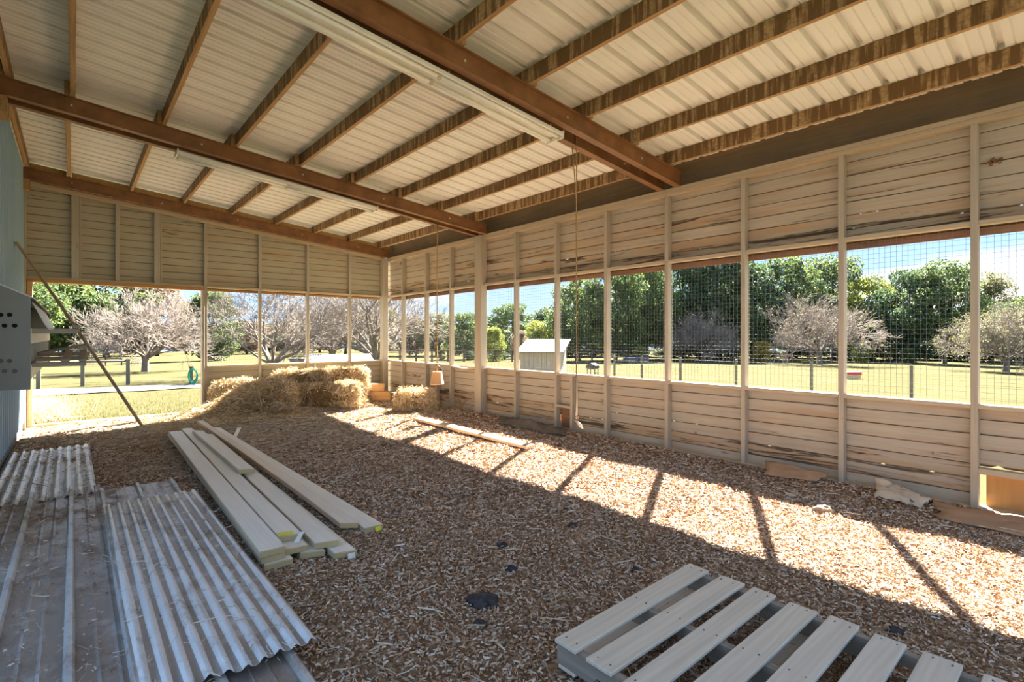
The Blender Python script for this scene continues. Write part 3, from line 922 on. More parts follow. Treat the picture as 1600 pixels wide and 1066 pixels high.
# ==================================================================
#                            THINGS
# ==================================================================
# --- strip lights under the beams (switched off)
def strip_light(x0, x1, y, drop, label):
    L_ = x1 - x0
    xm = (x0 + x1) / 2
    root = empty('strip_light', (xm, y, beam_low(xm) - drop))
    root.rotation_euler = (0, math.atan(0.10), 0)
    h = L_ / 2
    prof = [(-0.12, 0.016), (-0.115, 0.052), (-0.05, 0.085), (0.05, 0.085), (0.115, 0.052), (0.12, 0.016), (0.116, 0.012), (0.045, 0.040), (-0.045, 0.040), (-0.116, 0.012)]
    hsg = prism('housing', prof, 'x', -h, h, 'white_enamel', root)
    for s_ in (-1, 1):
        for (a, c) in ((-h + 0.03, -0.02), (0.02, h - 0.03)):
            tube_obj('tube', [(a, s_ * 0.062, 0.014), (c, s_ * 0.062, 0.014)], 0.017, 'tube_glass', root, 10)
    for xx in (-h, h):
        g = Geo(); g.box(xx - 0.006, xx + 0.006, -0.115, 0.115, -0.004, 0.075); g.obj('end_plate', 'white_enamel', hsg)
    for xx in (-h + 0.02, 0, h - 0.02):
        for s_ in (-1, 1):
            g = Geo(); g.box(xx - 0.016, xx + 0.016, s_ * 0.062 - 0.014, s_ * 0.062 + 0.014, -0.006, 0.040); g.obj('lamp_holder', 'fixture_end', hsg)
    for xx in (-h * 0.6, h * 0.6):
        g = Geo(); g.box(xx - 0.01, xx + 0.01, -0.02, 0.02, 0.085, drop + 0.0); g.obj('bracket', 'fixture_end', hsg)
    tag(root, label, 'light', 'strip lights under the roof beams')
    return root
strip_light(0.86, 3.74, 3.66, 0.088, 'long white twin-tube strip light under the steel beams nearest the camera')
strip_light(0.98, 3.68, 7.65, 0.088, 'long white twin-tube strip light under the middle steel beams')

# --- rope with bucket, knotted rope
def rope_line(x, y, z0, z1, sway=0.0, n_=14):
    return [(x + sway * math.sin(i * 0.9), y + sway * math.cos(i * 0.7), z0 + (z1 - z0) * i / n_) for i in range(n_ + 1)]
bx, by = 4.88, 7.70
rope = empty('bucket_rope', (bx, by, beam_low(bx)))
tube_obj('cord', [(p[0] - bx, p[1] - by, p[2] - beam_low(bx)) for p in rope_line(bx, by, beam_low(bx) + 0.0, 1.0, 0.003)], 0.008, 'rope', rope, 6)
tube_obj('loop', [(0.02, 0, 0.02), (0.012, 0, -0.25), (0.0, 0, -0.5)], 0.006, 'rope', rope, 6)
g = Geo(); g.tube([(-0.05, 0, 1.30 - beam_low(bx)), (-0.03, 0, 1.38 - beam_low(bx)), (0.005, 0, 1.40 - beam_low(bx)), (0.012, 0, 1.46 - beam_low(bx))], [0.02, 0.026, 0.026, 0.01], 7)
g.obj('wooden_toggle', 'perch_wood', rope)
kn = Geo(); kn.tube([(0, 0, 1.06 - beam_low(bx)), (0.02, 0, 1.03 - beam_low(bx)), (0, 0.01, 1.0 - beam_low(bx)), (-0.02, 0, 0.97 - beam_low(bx)), (0.0, 0, 0.93 - beam_low(bx))], 0.014, 7)
kn.obj('knot', 'rope', rope)
tag(rope, 'long brown rope with wooden toggle hanging down to the bucket', 'rope')
bz = 0.645
bk = empty('hanging_bucket', (bx, by, bz))
ring = []
prof = [(0.118, 0.0), (0.124, 0.0), (0.124, 0.012), (0.120, 0.014), (0.082, 0.215), (0.080, 0.225), (0.0, 0.228), (0.0, 0.220), (0.076, 0.218), (0.114, 0.012), (0.118, 0.0)]
vs, fs = [], []
K = 24
for (r, z) in prof:
    for k in range(K):
        a = 2 * math.pi * k / K; vs.append((max(r, 0.0005) * math.cos(a), max(r, 0.0005) * math.sin(a), z))
for i in range(len(prof) - 1):
    for k in range(K):
        fs.append((i * K + k, i * K + (k + 1) % K, (i + 1) * K + (k + 1) % K, (i + 1) * K + k))
link('bucket_body', mesh('bucket_body', vs, fs, True), 'bucket_plastic', bk)
g = Geo(); g.tube([(0.078 + 0.012 * math.cos(t_), 0.0, 0.0) for t_ in (0,)] + [(0.08, 0, 0.20)], 0.003)
tube_obj('wire_handle', [(0.105, 0, 0.10), (0.12, 0, 0.2), (0.105, 0, 0.27), (0.065, 0, 0.315), (0.01, 0, 0.33)], 0.004, 'wire_gal', bk, 6)
tube_obj('rope_tail', [(0, 0, 0.225), (-0.012, 0, 0.27), (0.0, 0, 0.31), (0.0, 0, 0.36)], 0.014, 'rope', bk, 7)
tube_obj('rope_tail', [(-0.035, 0, 0.225), (-0.03, 0, 0.27), (-0.005, 0, 0.32)], 0.008, 'rope', bk, 7)
tag(bk, 'orange and white upturned bucket hanging from a rope by the boarded wall', 'bucket')

rx, ry = 4.12, 3.72
rp = empty('knotted_rope', (rx, ry, beam_low(rx)))
zt = beam_low(rx)
tube_obj('cord', [(p[0] - rx, p[1] - ry, p[2] - zt) for p in rope_line(rx, ry, zt + 0.19, 0.62, 0.004, 20)], 0.007, 'rope', rp, 6)
tube_obj('loop', [(-0.045, 0.02, 0.0), (-0.03, 0.01, -0.2), (-0.005, 0, -0.55)], 0.006, 'rope', rp, 6)
tube_obj('pale_end', [(0.004, 0, 1.05 - zt), (0.006, 0, 0.85 - zt), (0.0, 0, 0.6 - zt)], [0.009, 0.011, 0.012], 'feed_paper', rp, 7)
g = Geo(); g.tube([(0, 0, 0.64 - zt), (0.015, 0.005, 0.61 - zt), (-0.01, 0, 0.585 - zt), (0.0, 0, 0.565 - zt)], [0.016, 0.024, 0.026, 0.014], 8)
g.obj('knot', 'rope', rp)
tube_obj('wooden_stick', [(-0.01, 0, 0.59 - zt), (0.03, -0.03, 0.535 - zt), (0.055, -0.045, 0.50 - zt)], [0.013, 0.017, 0.009], 'trim_pale', rp, 7)
tag(rp, 'long rope with a knotted pale stick hanging from the nearest steel beams', 'rope')

# --- nest box on the blue wall
NX, NY0, NY1 = -0.25, 5.46, 9.70
nb = empty('nest_box', (NX - 0.19, (NY0 + NY1) / 2, 1.08))
def npar(o):
    o.parent = nb; o.matrix_parent_inverse = Matrix.Translation(-nb.location); return o
zb_, zt_ = 1.085, 1.80
wallx = LX + 0.02
# end panel with a row of drilled holes: built as a plate with discs, the shade inside the holes painted dark
endp = npar(prism('end_panel', [(wallx, zb_), (NX, zb_), (NX, zt_), (wallx, 1.985)], 'y', NY0 - 0.02, NY0, 'nest_wall'))
npar(prism('end_panel', [(wallx, zb_), (NX, zb_), (NX, zt_), (wallx, 1.985)], 'y', NY1, NY1 + 0.02, 'nest_wall'))
for (u, v_, m_) in ((-9, 492, 'hole_shade'), (1, 492, 'hole_shade'), (15, 492, 'hole_shade'), (7, 509, 'hole_shade'), (23, 509, 'hole_shade'), (-9, 509, 'hole_shade'),
                    (1, 564, 'plug_grey'), (15, 564, 'plug_grey'), (7, 580, 'plug_grey'), (23, 580, 'plug_grey')):
    d = ray(u, v_); t_ = (NY0 - 0.021) / d.y
    hx, hz_ = d.x * t_, EYE + d.z * t_
    g = Geo(); g.tube([(hx, NY0 - 0.0225, hz_), (hx, NY0 - 0.004, hz_)], 0.016, 12); g.obj('air_hole', m_, endp)
npar(box('floor_pan', wallx, NX, NY0, NY1, zb_ + 0.08, zb_ + 0.10, 'nest_wall'))
npar(prism('sloping_underside', [(wallx, zb_ + 0.005), (NX, zb_ + 0.075), (NX, zb_ + 0.08), (wallx, zb_ + 0.01)], 'y', NY0, NY1, 'nest_sheet'))
npar(prism('roof_sheet', [(wallx, 1.985), (NX + 0.02, 1.79), (NX + 0.02, 1.80), (wallx, 1.995)], 'y', NY0, NY1 + 0.03, 'nest_sheet'))
npar(box('nest_lip', NX - 0.012, NX + 0.004, NY0, NY1, zb_ + 0.08, zb_ + 0.19, 'nest_sheet'))
npar(box('front_board', NX - 0.012, NX + 0.004, NY0, NY1, 1.44, 1.56, 'nest_sheet'))
nn = 11
for i in range(nn + 1):
    yy = NY0 + (NY1 - NY0) * i / nn
    npar(box('divider', wallx, NX - 0.013, max(NY0, yy - 0.004), min(NY1, yy + 0.004), zb_ + 0.10, 1.56, 'nest_sheet', None, 0.0))
# hinged metal flap over the upper row, tipped outwards
fl = []
for (x, z) in ((NX + 0.005, 1.76), (NX + 0.02, 1.735), (NX + 0.075, 1.60), (NX + 0.10, 1.555), (NX + 0.13, 1.545)):
    fl.append((x, z))
fl2 = [(x + 0.004, z + 0.006) for (x, z) in fl[::-1]]
npar(prism('hinged_flap', fl + fl2, 'y', NY0 + 0.04, 7.9, 'nest_sheet'))
# perches
for (yy, x1, zz) in ((NY0 + 0.10, 0.085, 1.27), (NY0 + 0.55, 0.105, 1.30), (NY0 + 0.95, 0.125, 1.33)):
    npar(box('perch_rail', NX, x1, yy - 0.02, yy + 0.02, zz - 0.018, zz + 0.018, 'perch_wood'))
for (x0, x1) in ((-0.075, -0.02), (0.035, 0.085)):
    o = hexa('perch_slat', [(x0, NY0 + 0.06, 1.31), (x1, NY0 + 0.06, 1.31), (x1 + 0.02, NY0 + 1.0, 1.37), (x0 + 0.02, NY0 + 1.0, 1.37)], 0.02, 'perch_wood')
    npar(o)
o = hexa('perch_slat', [(-0.24, NY0 + 0.92, 1.345), (-0.24, NY0 + 0.98, 1.355), (0.10, NY0 + 1.02, 1.43), (0.10, NY0 + 0.96, 1.42)], 0.018, 'perch_wood'); npar(o)
npar(box('perch_rail', NX, 0.035, NY0 + 0.05, NY0 + 0.09, 1.52, 1.56, 'perch_wood'))
npar(box('perch_slat', -0.01, 0.04, NY0 + 0.03, NY0 + 0.5, 1.565, 1.59, 'perch_wood'))
tag(nb, 'grey metal hen nest box with slatted perches, fixed to the blue wall', 'nest box')

# --- leaning pole
pole = empty('leaning_pole', (0.86, 10.29, 0.02))
p0 = Vector((0, 0, 0)); p1 = Vector((-0.585 - 0.86, 9.62 - 10.29, 2.76))
vs, fs = tube([p0, p0.lerp(p1, 0.35) + Vector((0.01, 0, 0.0)), p0.lerp(p1, 0.7) + Vector((0.012, 0, 0)), p1], [0.026, 0.024, 0.022, 0.02], 4)
link('shaft', mesh('shaft', vs, fs), 'pole_wood', pole)
g = Geo(); g.tube([(-0.004, -0.002, 0.004), (0.012, 0.006, -0.02)], [0.024, 0.016], 4); g.obj('worn_tip', 'pole_wood', pole)
tag(pole, 'thin brown wooden pole leaning against the blue wall by the doorway', 'pole')

# --- stack of new lumber: each board a thing, long axis away from the camera
def plank(nl, nr, fl_, fr, zn, zf_, th, mat, label, tagpos=None, bend=0.0):
    """near-left, near-right, far-left, far-right (x, y) corners; z of the upper face at each end"""
    t4 = [Vector((nl[0], nl[1], zn)), Vector((nr[0], nr[1], zn)), Vector((fr[0], fr[1], zf_)), Vector((fl_[0], fl_[1], zf_))]
    c = sum(t4, Vector()) / 4
    root = empty('lumber_board', (c.x, c.y, c.z - th))
    n_ = 10
    vs, fs = [], []
    for i in range(n_ + 1):
        s_ = i / n_
        a = t4[0].lerp(t4[3], s_); d = t4[1].lerp(t4[2], s_)
        zb2 = bend * (max(0, 0.18 - s_) / 0.18) ** 1.3
        for p, dz in ((a, -th), (d, -th), (d, 0), (a, 0)):
            vs.append((p.x - c.x, p.y - c.y, p.z + dz + zb2 - c.z + th))
    for i in range(n_):
        for k in range(4):
            fs.append((i * 4 + k, i * 4 + (k + 1) % 4, (i + 1) * 4 + (k + 1) % 4, (i + 1) * 4 + k))
    fs += [(0, 3, 2, 1), (n_ * 4, n_ * 4 + 1, n_ * 4 + 2, n_ * 4 + 3)]
    me = mesh('board', vs, fs)
    bm = bmesh.new(); bm.from_mesh(me); bmesh.ops.recalc_face_normals(bm, faces=bm.faces[:])
    sharp = [e_ for e_ in bm.edges if e_.calc_face_angle(0) > 0.8]
    bmesh.ops.bevel(bm, geom=sharp, offset=0.0035, segments=2, affect='EDGES')
    bm.to_mesh(me); bm.free()
    link('board', me, mat, root)
    tag(root, label, 'board', 'new lumber boards in the loose stack')
    if tagpos == 'both':
        o = hexa('yellow_label', [(nl[0] + 0.01 - c.x, nl[1] - 0.002 - c.y, th + 0.004), (nl[0] + 0.10 - c.x, nl[1] - 0.010 - c.y, th + 0.003), (nl[0] + 0.10 - c.x, nl[1] + 0.045 - c.y, th + 0.003), (nl[0] + 0.005 - c.x, nl[1] + 0.07 - c.y, th + 0.004)], 0.0012, 'yellow_tag', None, None, 0)
        o.parent = root
        o = hexa('white_label', [(nr[0] - 0.075 - c.x, nr[1] - 0.05 - c.y, th - 0.03), (nr[0] - 0.04 - c.x, nr[1] - 0.055 - c.y, th - 0.03), (nr[0] + 0.012 - c.x, nr[1] - 0.005 - c.y, th + 0.012), (nr[0] - 0.02 - c.x, nr[1] + 0.0 - c.y, th + 0.012)], 0.0012, 'white_tag', None, None, 0)
        o.parent = root
    elif tagpos:
        x_ = nr[0] - 0.05 - c.x; y__ = nr[1] - c.y - 0.004
        o = hexa('yellow_label', [(x_ - 0.02, y__ - 0.002, th - 0.006), (x_ + 0.03, y__ - 0.002, th - 0.006), (x_ + 0.03, y__ - 0.012, 0.004), (x_ - 0.02, y__ - 0.012, 0.004)], 0.0012, 'yellow_tag' if tagpos == 'y' else 'white_tag', None, None, 0)
        o.parent = root
    return root
T_ = 0.042
plank((0.915, 3.45), (1.085, 3.44), (1.08, 8.4), (1.22, 8.4), 0.056, 0.056, T_, 'lumber', 'bottom lumber board sticking out under the leftmost edge of the stack')
plank((0.90, 3.47), (1.045, 3.47), (1.03, 8.75), (1.185, 8.73), 0.099, 0.099, T_, 'lumber', 'lumber board in the middle layer beneath the leftmost knotty board')
plank((0.89, 3.46), (1.043, 3.46), (1.03, 8.66), (1.18, 8.64), 0.142, 0.142, T_, 'lumber', 'leftmost top lumber board with dark knots, overlapping the corrugated sheet side')
plank((1.05, 3.52), (1.20, 3.50), (1.205, 8.72), (1.33, 8.7), 0.095, 0.095, T_, 'lumber', 'lumber board projecting just below the yellow-tagged board end')
plank((1.055, 3.65), (1.20, 3.61), (1.21, 8.85), (1.335, 8.8), 0.139, 0.139, T_, 'lumber', 'second top lumber board with crumpled yellow and white tags on its end', 'both')
plank((1.235, 5.56), (1.37, 5.50), (1.26, 8.30), (1.375, 8.20), 0.183, 0.183, T_, 'lumber', 'shortest lumber board resting on top of the stack')
plank((1.15, 3.50), (1.295, 3.44), (1.20, 8.2), (1.34, 8.2), 0.051, 0.051, T_, 'lumber', 'bottom lumber board at the middle of the stack with dark end')
plank((1.24, 3.48), (1.385, 3.43), (1.38, 8.3), (1.50, 8.25), 0.099, 0.115, T_, 'lumber', 'third top lumber board running out from under the shortest board')
plank((1.315, 3.34), (1.455, 3.29), (1.40, 7.8), (1.53, 7.75), 0.055, 0.055, T_, 'lumber', 'low lumber board with a white tag, nearest the camera', 'w')
plank((1.535, 3.78), (1.645, 3.70), (1.50, 9.42), (1.58, 9.38), 0.10, 0.15, T_, 'lumber_warm', 'warped reddish lumber board bent down at its near end', None, -0.02)
plank((1.66, 3.62), (1.805, 3.61), (1.63, 9.2), (1.76, 9.1), 0.058, 0.058, T_, 'lumber', 'rightmost lumber board with a yellow tag on its end', 'y')
# slivers of white board
o = hexa('board_offcut', [on_floor(397, 642, 0.12), on_floor(402, 641, 0.12), on_floor(411, 655, 0.045), on_floor(404, 656, 0.045)], 0.018, 'lumber')
tag(o, 'thin white board offcut propped at the edge of the straw heap', 'board')
o = hexa('board_offcut', [on_floor(362, 686, 0.035), on_floor(368, 686, 0.035), on_floor(377, 668, 0.055), on_floor(371, 668, 0.055)], 0.015, 'lumber')
tag(o, 'short pale board offcut lying beyond the lumber stack', 'board')
# the board lying in the sunlight
o = hexa('floor_plank', [(4.43, 4.86, 0.075), (4.60, 4.88, 0.075), (4.66, 7.86, 0.075), (4.50, 7.86, 0.075)], 0.04, 'floor_board')
tag(o, 'single golden plank lying in the sun patch along the boarded wall', 'board')

# --- loose roofing sheets
def wave_sheet(name, x0, x1, y0, y1, z, pitch, amp, mat, label, rz=0.0, ribbed=False, sag=0.0, rag=0.0):
    w_, h_ = x1 - x0, y1 - y0
    prof = []
    if ribbed:
        x = 0.0
        prof.append((0, 0))
        while x < w_ - 0.02:
            xa = x + 0.02
            prof += [(xa, 0), (xa + 0.012, amp), (xa + 0.034, amp), (xa + 0.046, 0)]
            for q in (0.42, 0.68):
                if xa + pitch * q + 0.03 < w_:
                    prof += [(xa + pitch * q, 0), (xa + pitch * q + 0.012, 0.006), (xa + pitch * q + 0.024, 0)]
            x += pitch
        prof = [p for p in prof if p[0] <= w_]
        prof.append((w_, 0))
    else:
        n_ = int(w_ / pitch * 10)
        prof = [(w_ * i / n_, amp * (0.5 - 0.5 * math.cos(2 * math.pi * w_ * i / n_ / pitch)) ** 1.7) for i in range(n_ + 1)]
    cx, cy2 = w_ / 2, h_ / 2
    m_ = 14
    vs, fs = [], []
    n_ = len(prof)
    for j in range(m_ + 1):
        s_ = j / m_
        for (px, pz) in prof:
            e_ = rag * mnoise.noise((px * 6, j * 3.1, z * 50)) if j in (0, m_) else 0
            vs.append((px - cx, s_ * h_ - cy2 + e_, pz + sag * math.sin(s_ * 5 + px * 2) * 0.5))
    for j in range(m_):
        for i in range(n_ - 1):
            fs.append((j * n_ + i, j * n_ + i + 1, (j + 1) * n_ + i + 1, (j + 1) * n_ + i))
    me = mesh(name, vs, fs, not ribbed)
    o = link(name, me, mat)
    o.location = ((x0 + x1) / 2, (y0 + y1) / 2, z)
    o.rotation_euler = (0, 0, rz)
    sm = o.modifiers.new('gauge', 'SOLIDIFY'); sm.thickness = 0.0012
    tag(o, label, 'metal sheet', 'loose roofing sheets on the floor')
    return o
wave_sheet('corrugated_sheet', -0.60, 0.17, 6.1, 8.9, 0.035, 0.086, 0.022, 'galv_clean', 'short bright corrugated sheet farthest from the camera, beside the blue wall', 0.0, sag=0.01, rag=0.03)
wave_sheet('ribbed_sheet', -0.60, 0.20, 2.0, 6.40, 0.045, 0.272, 0.030, 'galv_dull', 'dull ribbed metal sheet with dirt in its flats, along the blue wall', 0.0, True, 0.006)
wave_sheet('ribbed_sheet', 0.16, 0.78, 1.9, 6.18, 0.040, 0.272, 0.030, 'galv_dull', 'dull ribbed metal sheet lying under the large corrugated sheet', 0.0, True, 0.006)
wave_sheet('corrugated_sheet', 0.19, 0.86, 2.38, 5.42, 0.085, 0.0675, 0.020, 'galv_clean', 'large corrugated sheet on top of the stack, nearest the lumber', 0.0, sag=0.012, rag=0.04)

# --- pallet
pal = empty('wooden_pallet', (2.22, 0.95, fz(2.2, 0.95)))
def pp(o):
    o.parent = pal; o.matrix_parent_inverse = Matrix.Translation(-pal.location); return o
pr_ = random.Random(5)
ytop = 1.62
widths = [0.125, 0.135, 0.12, 0.13, 0.125, 0.12, 0.13, 0.12]
y = ytop
for i, w_ in enumerate(widths):
    x0, x1 = 1.645 + pr_.uniform(-0.012, 0.012), 2.80 + pr_.uniform(-0.012, 0.012)
    sk = pr_.uniform(-0.012, 0.012)
    o = hexa('deck_board', [(x0, y - w_, 0.135), (x1, y - w_ + sk, 0.135), (x1, y + sk, 0.135), (x0, y, 0.135)], 0.018, 'pallet_wood_x'); pp(o)
    for xx in (1.69, 2.22, 2.76):
        for q in (0.25, 0.75):
            g = Geo(); g.tube([(xx + pr_.uniform(-0.008, 0.008), y - w_ * q, 0.134), (xx, y - w_ * q, 0.1365)], 0.004, 6); nl_ = g.obj('nail', 'plug_grey', o); nl_.matrix_parent_inverse = Matrix.Translation(-o.location)
    y -= w_ + (0.060 if i else 0.058)
yend = y + 0.060
def stringer(x0, x1):
    # notched runner
    prof = [(yend, 0.02), (yend + 0.18, 0.02), (yend + 0.21, 0.06), (yend + 0.40, 0.06), (yend + 0.43, 0.02), (ytop - 0.45, 0.02), (ytop - 0.42, 0.06), (ytop - 0.23, 0.06), (ytop - 0.20, 0.02), (ytop, 0.02), (ytop, 0.1165), (yend, 0.1165)]
    pp(prism('stringer', prof, 'x', x0, x1, 'pallet_wood_y'))
for x0 in (1.665, 2.20, 2.74):
    stringer(x0, x0 + 0.04)
for yy in (ytop - 0.11, (ytop + yend) / 2, yend + 0.01):
    pp(box('bottom_board', 1.66, 2.79, yy, yy + 0.10, 0.003, 0.0195, 'pallet_wood_x'))
tag(pal, 'weathered grey wooden pallet lying on the shavings in front', 'pallet')

# --- straw bales
def bale(cx, cy_, z0, L_, W_, H_, rz, n_str, label, rnd=0.35, mat='straw', seed=1, lump=0.05, name='straw_bale', group='straw bales in the corner'):
    rg = np.random.default_rng(seed)
    root = empty(name, (cx, cy_, z0), rz)
    vs = []
    nu, nv = 40, 22
    def surf(u, v_):
        # superellipsoid with lumps
        e1 = rnd
        cu, su, cv_, sv = math.cos(u), math.sin(u), math.cos(v_), math.sin(v_)
        f_ = lambda q: math.copysign(abs(q) ** e1, q)
        x = f_(cv_) * f_(cu) * L_ / 2; y = f_(cv_) * f_(su) * W_ / 2; zz = (f_(sv) * 0.5 + 0.5) * H_
        k = mnoise.noise((x * 3 + seed * 3.3, y * 3, zz * 4)) * lump + mnoise.noise((x * 9 + seed, y * 9, zz * 9)) * lump * 0.4
        n2 = Vector((x / (L_ / 2), y / (W_ / 2), (zz - H_ / 2) / (H_ / 2)))
        n2.normalize()
        return Vector((x, y, zz)) + n2 * k, n2
    for j in range(nv + 1):
        for i in range(nu):
            vs.append(surf(2 * math.pi * i / nu, -math.pi / 2 + math.pi * j / nv)[0])
    fs = [(j * nu + i, j * nu + (i + 1) % nu, (j + 1) * nu + (i + 1) % nu, (j + 1) * nu + i) for j in range(nv) for i in range(nu)]
    link('bale_core', mesh('bale_core', vs, fs, True), 'straw_body', root)
    P, D = [], []
    for _ in range(n_str):
        u = rg.uniform(0, 2 * math.pi); v_ = math.asin(rg.uniform(-0.75, 1.0))
        p, nrm = surf(u, v_)
        P.append(p + nrm * (rg.uniform(-0.01, 0.03) + (rg.uniform(0, 0.05) if rg.uniform() < 0.15 else 0))); d = Vector(rg.normal(size=3))
        d = d - nrm * d.dot(nrm) * rg.uniform(0.2, 1.0)
        D.append(d)
    V, Q = strands(n_str, np.array(P), np.array(D), rg.uniform(0.07, 0.24, n_str), rg.uniform(0.005, 0.014, n_str), 0.16, rg)
    o = link('loose_stalks', np_mesh('loose_stalks', V, Q), mat, root)
    o['kind'] = 'stuff'
    tag(root, label, 'straw bale' if 'bale' in name else 'straw', group)
    return root
RZ = -0.71
bale(3.92, 10.28, 0.06, 1.32, 0.62, 0.45, RZ, 8500, 'long straw bale in front at the foot of the bale stack', 0.42, seed=1)
bale(4.30, 10.98, 0.02, 1.5, 0.55, 0.40, 0.0, 2500, 'straw bale under the upper bales, against the far wall', 0.4, seed=2)
bale(4.55, 10.88, 0.38, 0.86, 0.58, 0.40, -0.45, 7000, 'upper straw bale at the end of the stack next to the timber blocks', 0.45, seed=3)
bale(3.62, 10.92, 0.36, 1.02, 0.56, 0.40, -0.30, 7000, 'upper straw bale under the second mesh bay of the far wall', 0.45, seed=4)
bale(2.86, 10.22, 0.03, 0.80, 0.78, 0.60, -0.5, 8500, 'tall rounded broken bale in the middle of the straw heap', 0.7, 'straw', seed=5, lump=0.08)
bale(2.42, 11.05, 0.10, 0.80, 0.5, 0.52, 0.0, 5000, 'golden straw clump behind the heap beside the door post', 0.7, 'straw', seed=6, lump=0.07)
bale(5.20, 8.98, -0.01, 0.74, 0.52, 0.40, -0.55, 7000, 'single shaggy straw bale below the hanging bucket', 0.6, 'straw', seed=7, lump=0.05)
# loose heap sloping towards the doorway
hp = empty('straw_heap', (2.2, 10.4, 0))
xs = np.linspace(-1.25, 1.15, 60); ys = np.linspace(-0.95, 0.85, 46)
X_, Y_ = np.meshgrid(xs, ys)
def heap_h(x, y):
    r2 = 0.42 * np.exp(-(((x - 0.50) / 0.42) ** 2 + ((y - 0.18) / 0.42) ** 2)) + 0.24 * np.exp(-(((x + 0.1) / 0.55) ** 2 + ((y - 0.25) / 0.38) ** 2)) + 0.20 * np.exp(-(((x - 0.25) / 0.35) ** 2 + ((y + 0.22) / 0.28) ** 2))
    r2 = r2 + 0.02 * np.sin(9 * x + 4 * y) * np.exp(-(x * x + y * y) * 1.2) - 0.035
    return r2 + fz(x + 2.2, y + 10.4)
Zh = heap_h(X_, Y_)
idx = np.arange(X_.size).reshape(X_.shape)
Q_ = np.stack([idx[:-1, :-1], idx[:-1, 1:], idx[1:, 1:], idx[1:, :-1]], -1).reshape(-1, 4)
link('heap_core', np_mesh('heap_core', np.stack([X_, Y_, Zh], -1).reshape(-1, 3), Q_), 'straw_body', hp)
n_ = 14000
px_ = RNG.uniform(-1.2, 1.1, n_); py_ = RNG.uniform(-0.9, 0.8, n_)
pz_ = np.maximum(heap_h(px_, py_), fz(px_ + 2.2, py_ + 10.4)) + RNG.uniform(0.0, 0.03, n_)
V, Q = strands(n_, np.column_stack([px_, py_, pz_]), rand_dirs(n_, 0.35), RNG.uniform(0.08, 0.26, n_), RNG.uniform(0.005, 0.010, n_), 0.14)
o = link('loose_stalks', np_mesh('loose_stalks', V, Q), 'straw', hp); o['kind'] = 'stuff'
tag(hp, 'loose straw heap sloping down towards the doorway', 'straw')
# straw thinly spread over the floor in front of the heap
n_ = 24000
px_ = np.clip(RNG.normal(2.4, 1.3, n_), LX + 0.12, 5.3); py_ = np.clip(RNG.normal(9.4, 1.5, n_), 5.0, FY - 0.12)
n2 = 900
px_ = np.concatenate([px_, RNG.uniform(0.9, 5.6, n2)]); py_ = np.concatenate([py_, RNG.uniform(0.4, 8, n2)])
n_ += n2
V, Q = strands(n_, np.column_stack([px_, py_, fz(px_, py_) + RNG.uniform(0.008, 0.03, n_)]), rand_dirs(n_, 0.12), RNG.uniform(0.05, 0.2, n_), RNG.uniform(0.0035, 0.0085, n_), 0.08)
tag(link('scattered_straw', np_mesh('scattered_straw', V, Q), 'straw_grey'), 'pale straw stalks scattered thinly over the shavings', 'straw', kind='stuff')
# bits of straw caught on the metal sheets
n_ = 900
px_ = RNG.uniform(-0.55, 0.85, n_); py_ = RNG.uniform(2.3, 8.6, n_)
pz_ = np.where((px_ > 0.19) & (py_ < 5.4), 0.108, np.where(py_ > 6.4, 0.062, 0.062))
k = ~((px_ > 0.17) & (py_ > 5.42) & (py_ > 6.15)) & ~((px_ > 0.78) & (py_ > 5.4))
px_, py_, pz_ = px_[k], py_[k], pz_[k]; n_ = len(px_)
V, Q = strands(n_, np.column_stack([px_, py_, pz_]), rand_dirs(n_, 0.06), RNG.uniform(0.02, 0.12, n_), RNG.uniform(0.002, 0.005, n_), 0.15)
tag(link('straw_litter', np_mesh('straw_litter', V, Q), 'straw_grey'), 'bits of straw littered on the metal roofing sheets', 'straw', kind='stuff')

n_ = 1500
px_ = RNG.uniform(-0.55, 0.83, n_); py_ = RNG.uniform(2.3, 8.6, n_)
lane = RNG.uniform(size=n_) < 0.55
px_ = np.where(lane, RNG.choice([-0.20, 0.085, -0.42], n_) + RNG.normal(size=n_) * 0.022, px_)
k = ~((px_ > 0.17) & (py_ > 6.1)) & ~((px_ > 0.76) & (py_ > 5.3))
px_, py_ = px_[k], py_[k]; n_ = len(px_)
pz_ = np.where((px_ > 0.19) & (py_ < 5.4), 0.098, 0.056)
V, Q = strands(n_, np.column_stack([px_, py_, pz_]), rand_dirs(n_, 0.15), RNG.uniform(0.008, 0.03, n_), RNG.uniform(0.004, 0.009, n_), 0.18)
tag(link('shaving_litter', np_mesh('shaving_litter', V, Q), 'chips'), 'wood shavings and crumbs caught on the metal roofing sheets', 'shavings', kind='stuff')

# --- timber blocks in the corner
def block(name, cx, cy_, z0, L_, W_, H_, rz, label):
    o = box(name, -L_ / 2, L_ / 2, -W_ / 2, W_ / 2, 0, H_, 'block_wood', None, 0.012)
    o.location = (cx, cy_, z0 + H_ / 2); o.rotation_euler = (0, 0, rz)
    tag(o, label, 'timber', 'timber blocks in the corner'); return o
block('timber_block', 5.28, 10.82, 0.03, 0.62, 0.26, 0.205, -0.72, 'lower orange timber block in the corner beside the straw bales')
block('timber_block', 5.20, 10.90, 0.237, 0.52, 0.24, 0.17, -0.55, 'upper orange timber block lying on the lower one in the corner')

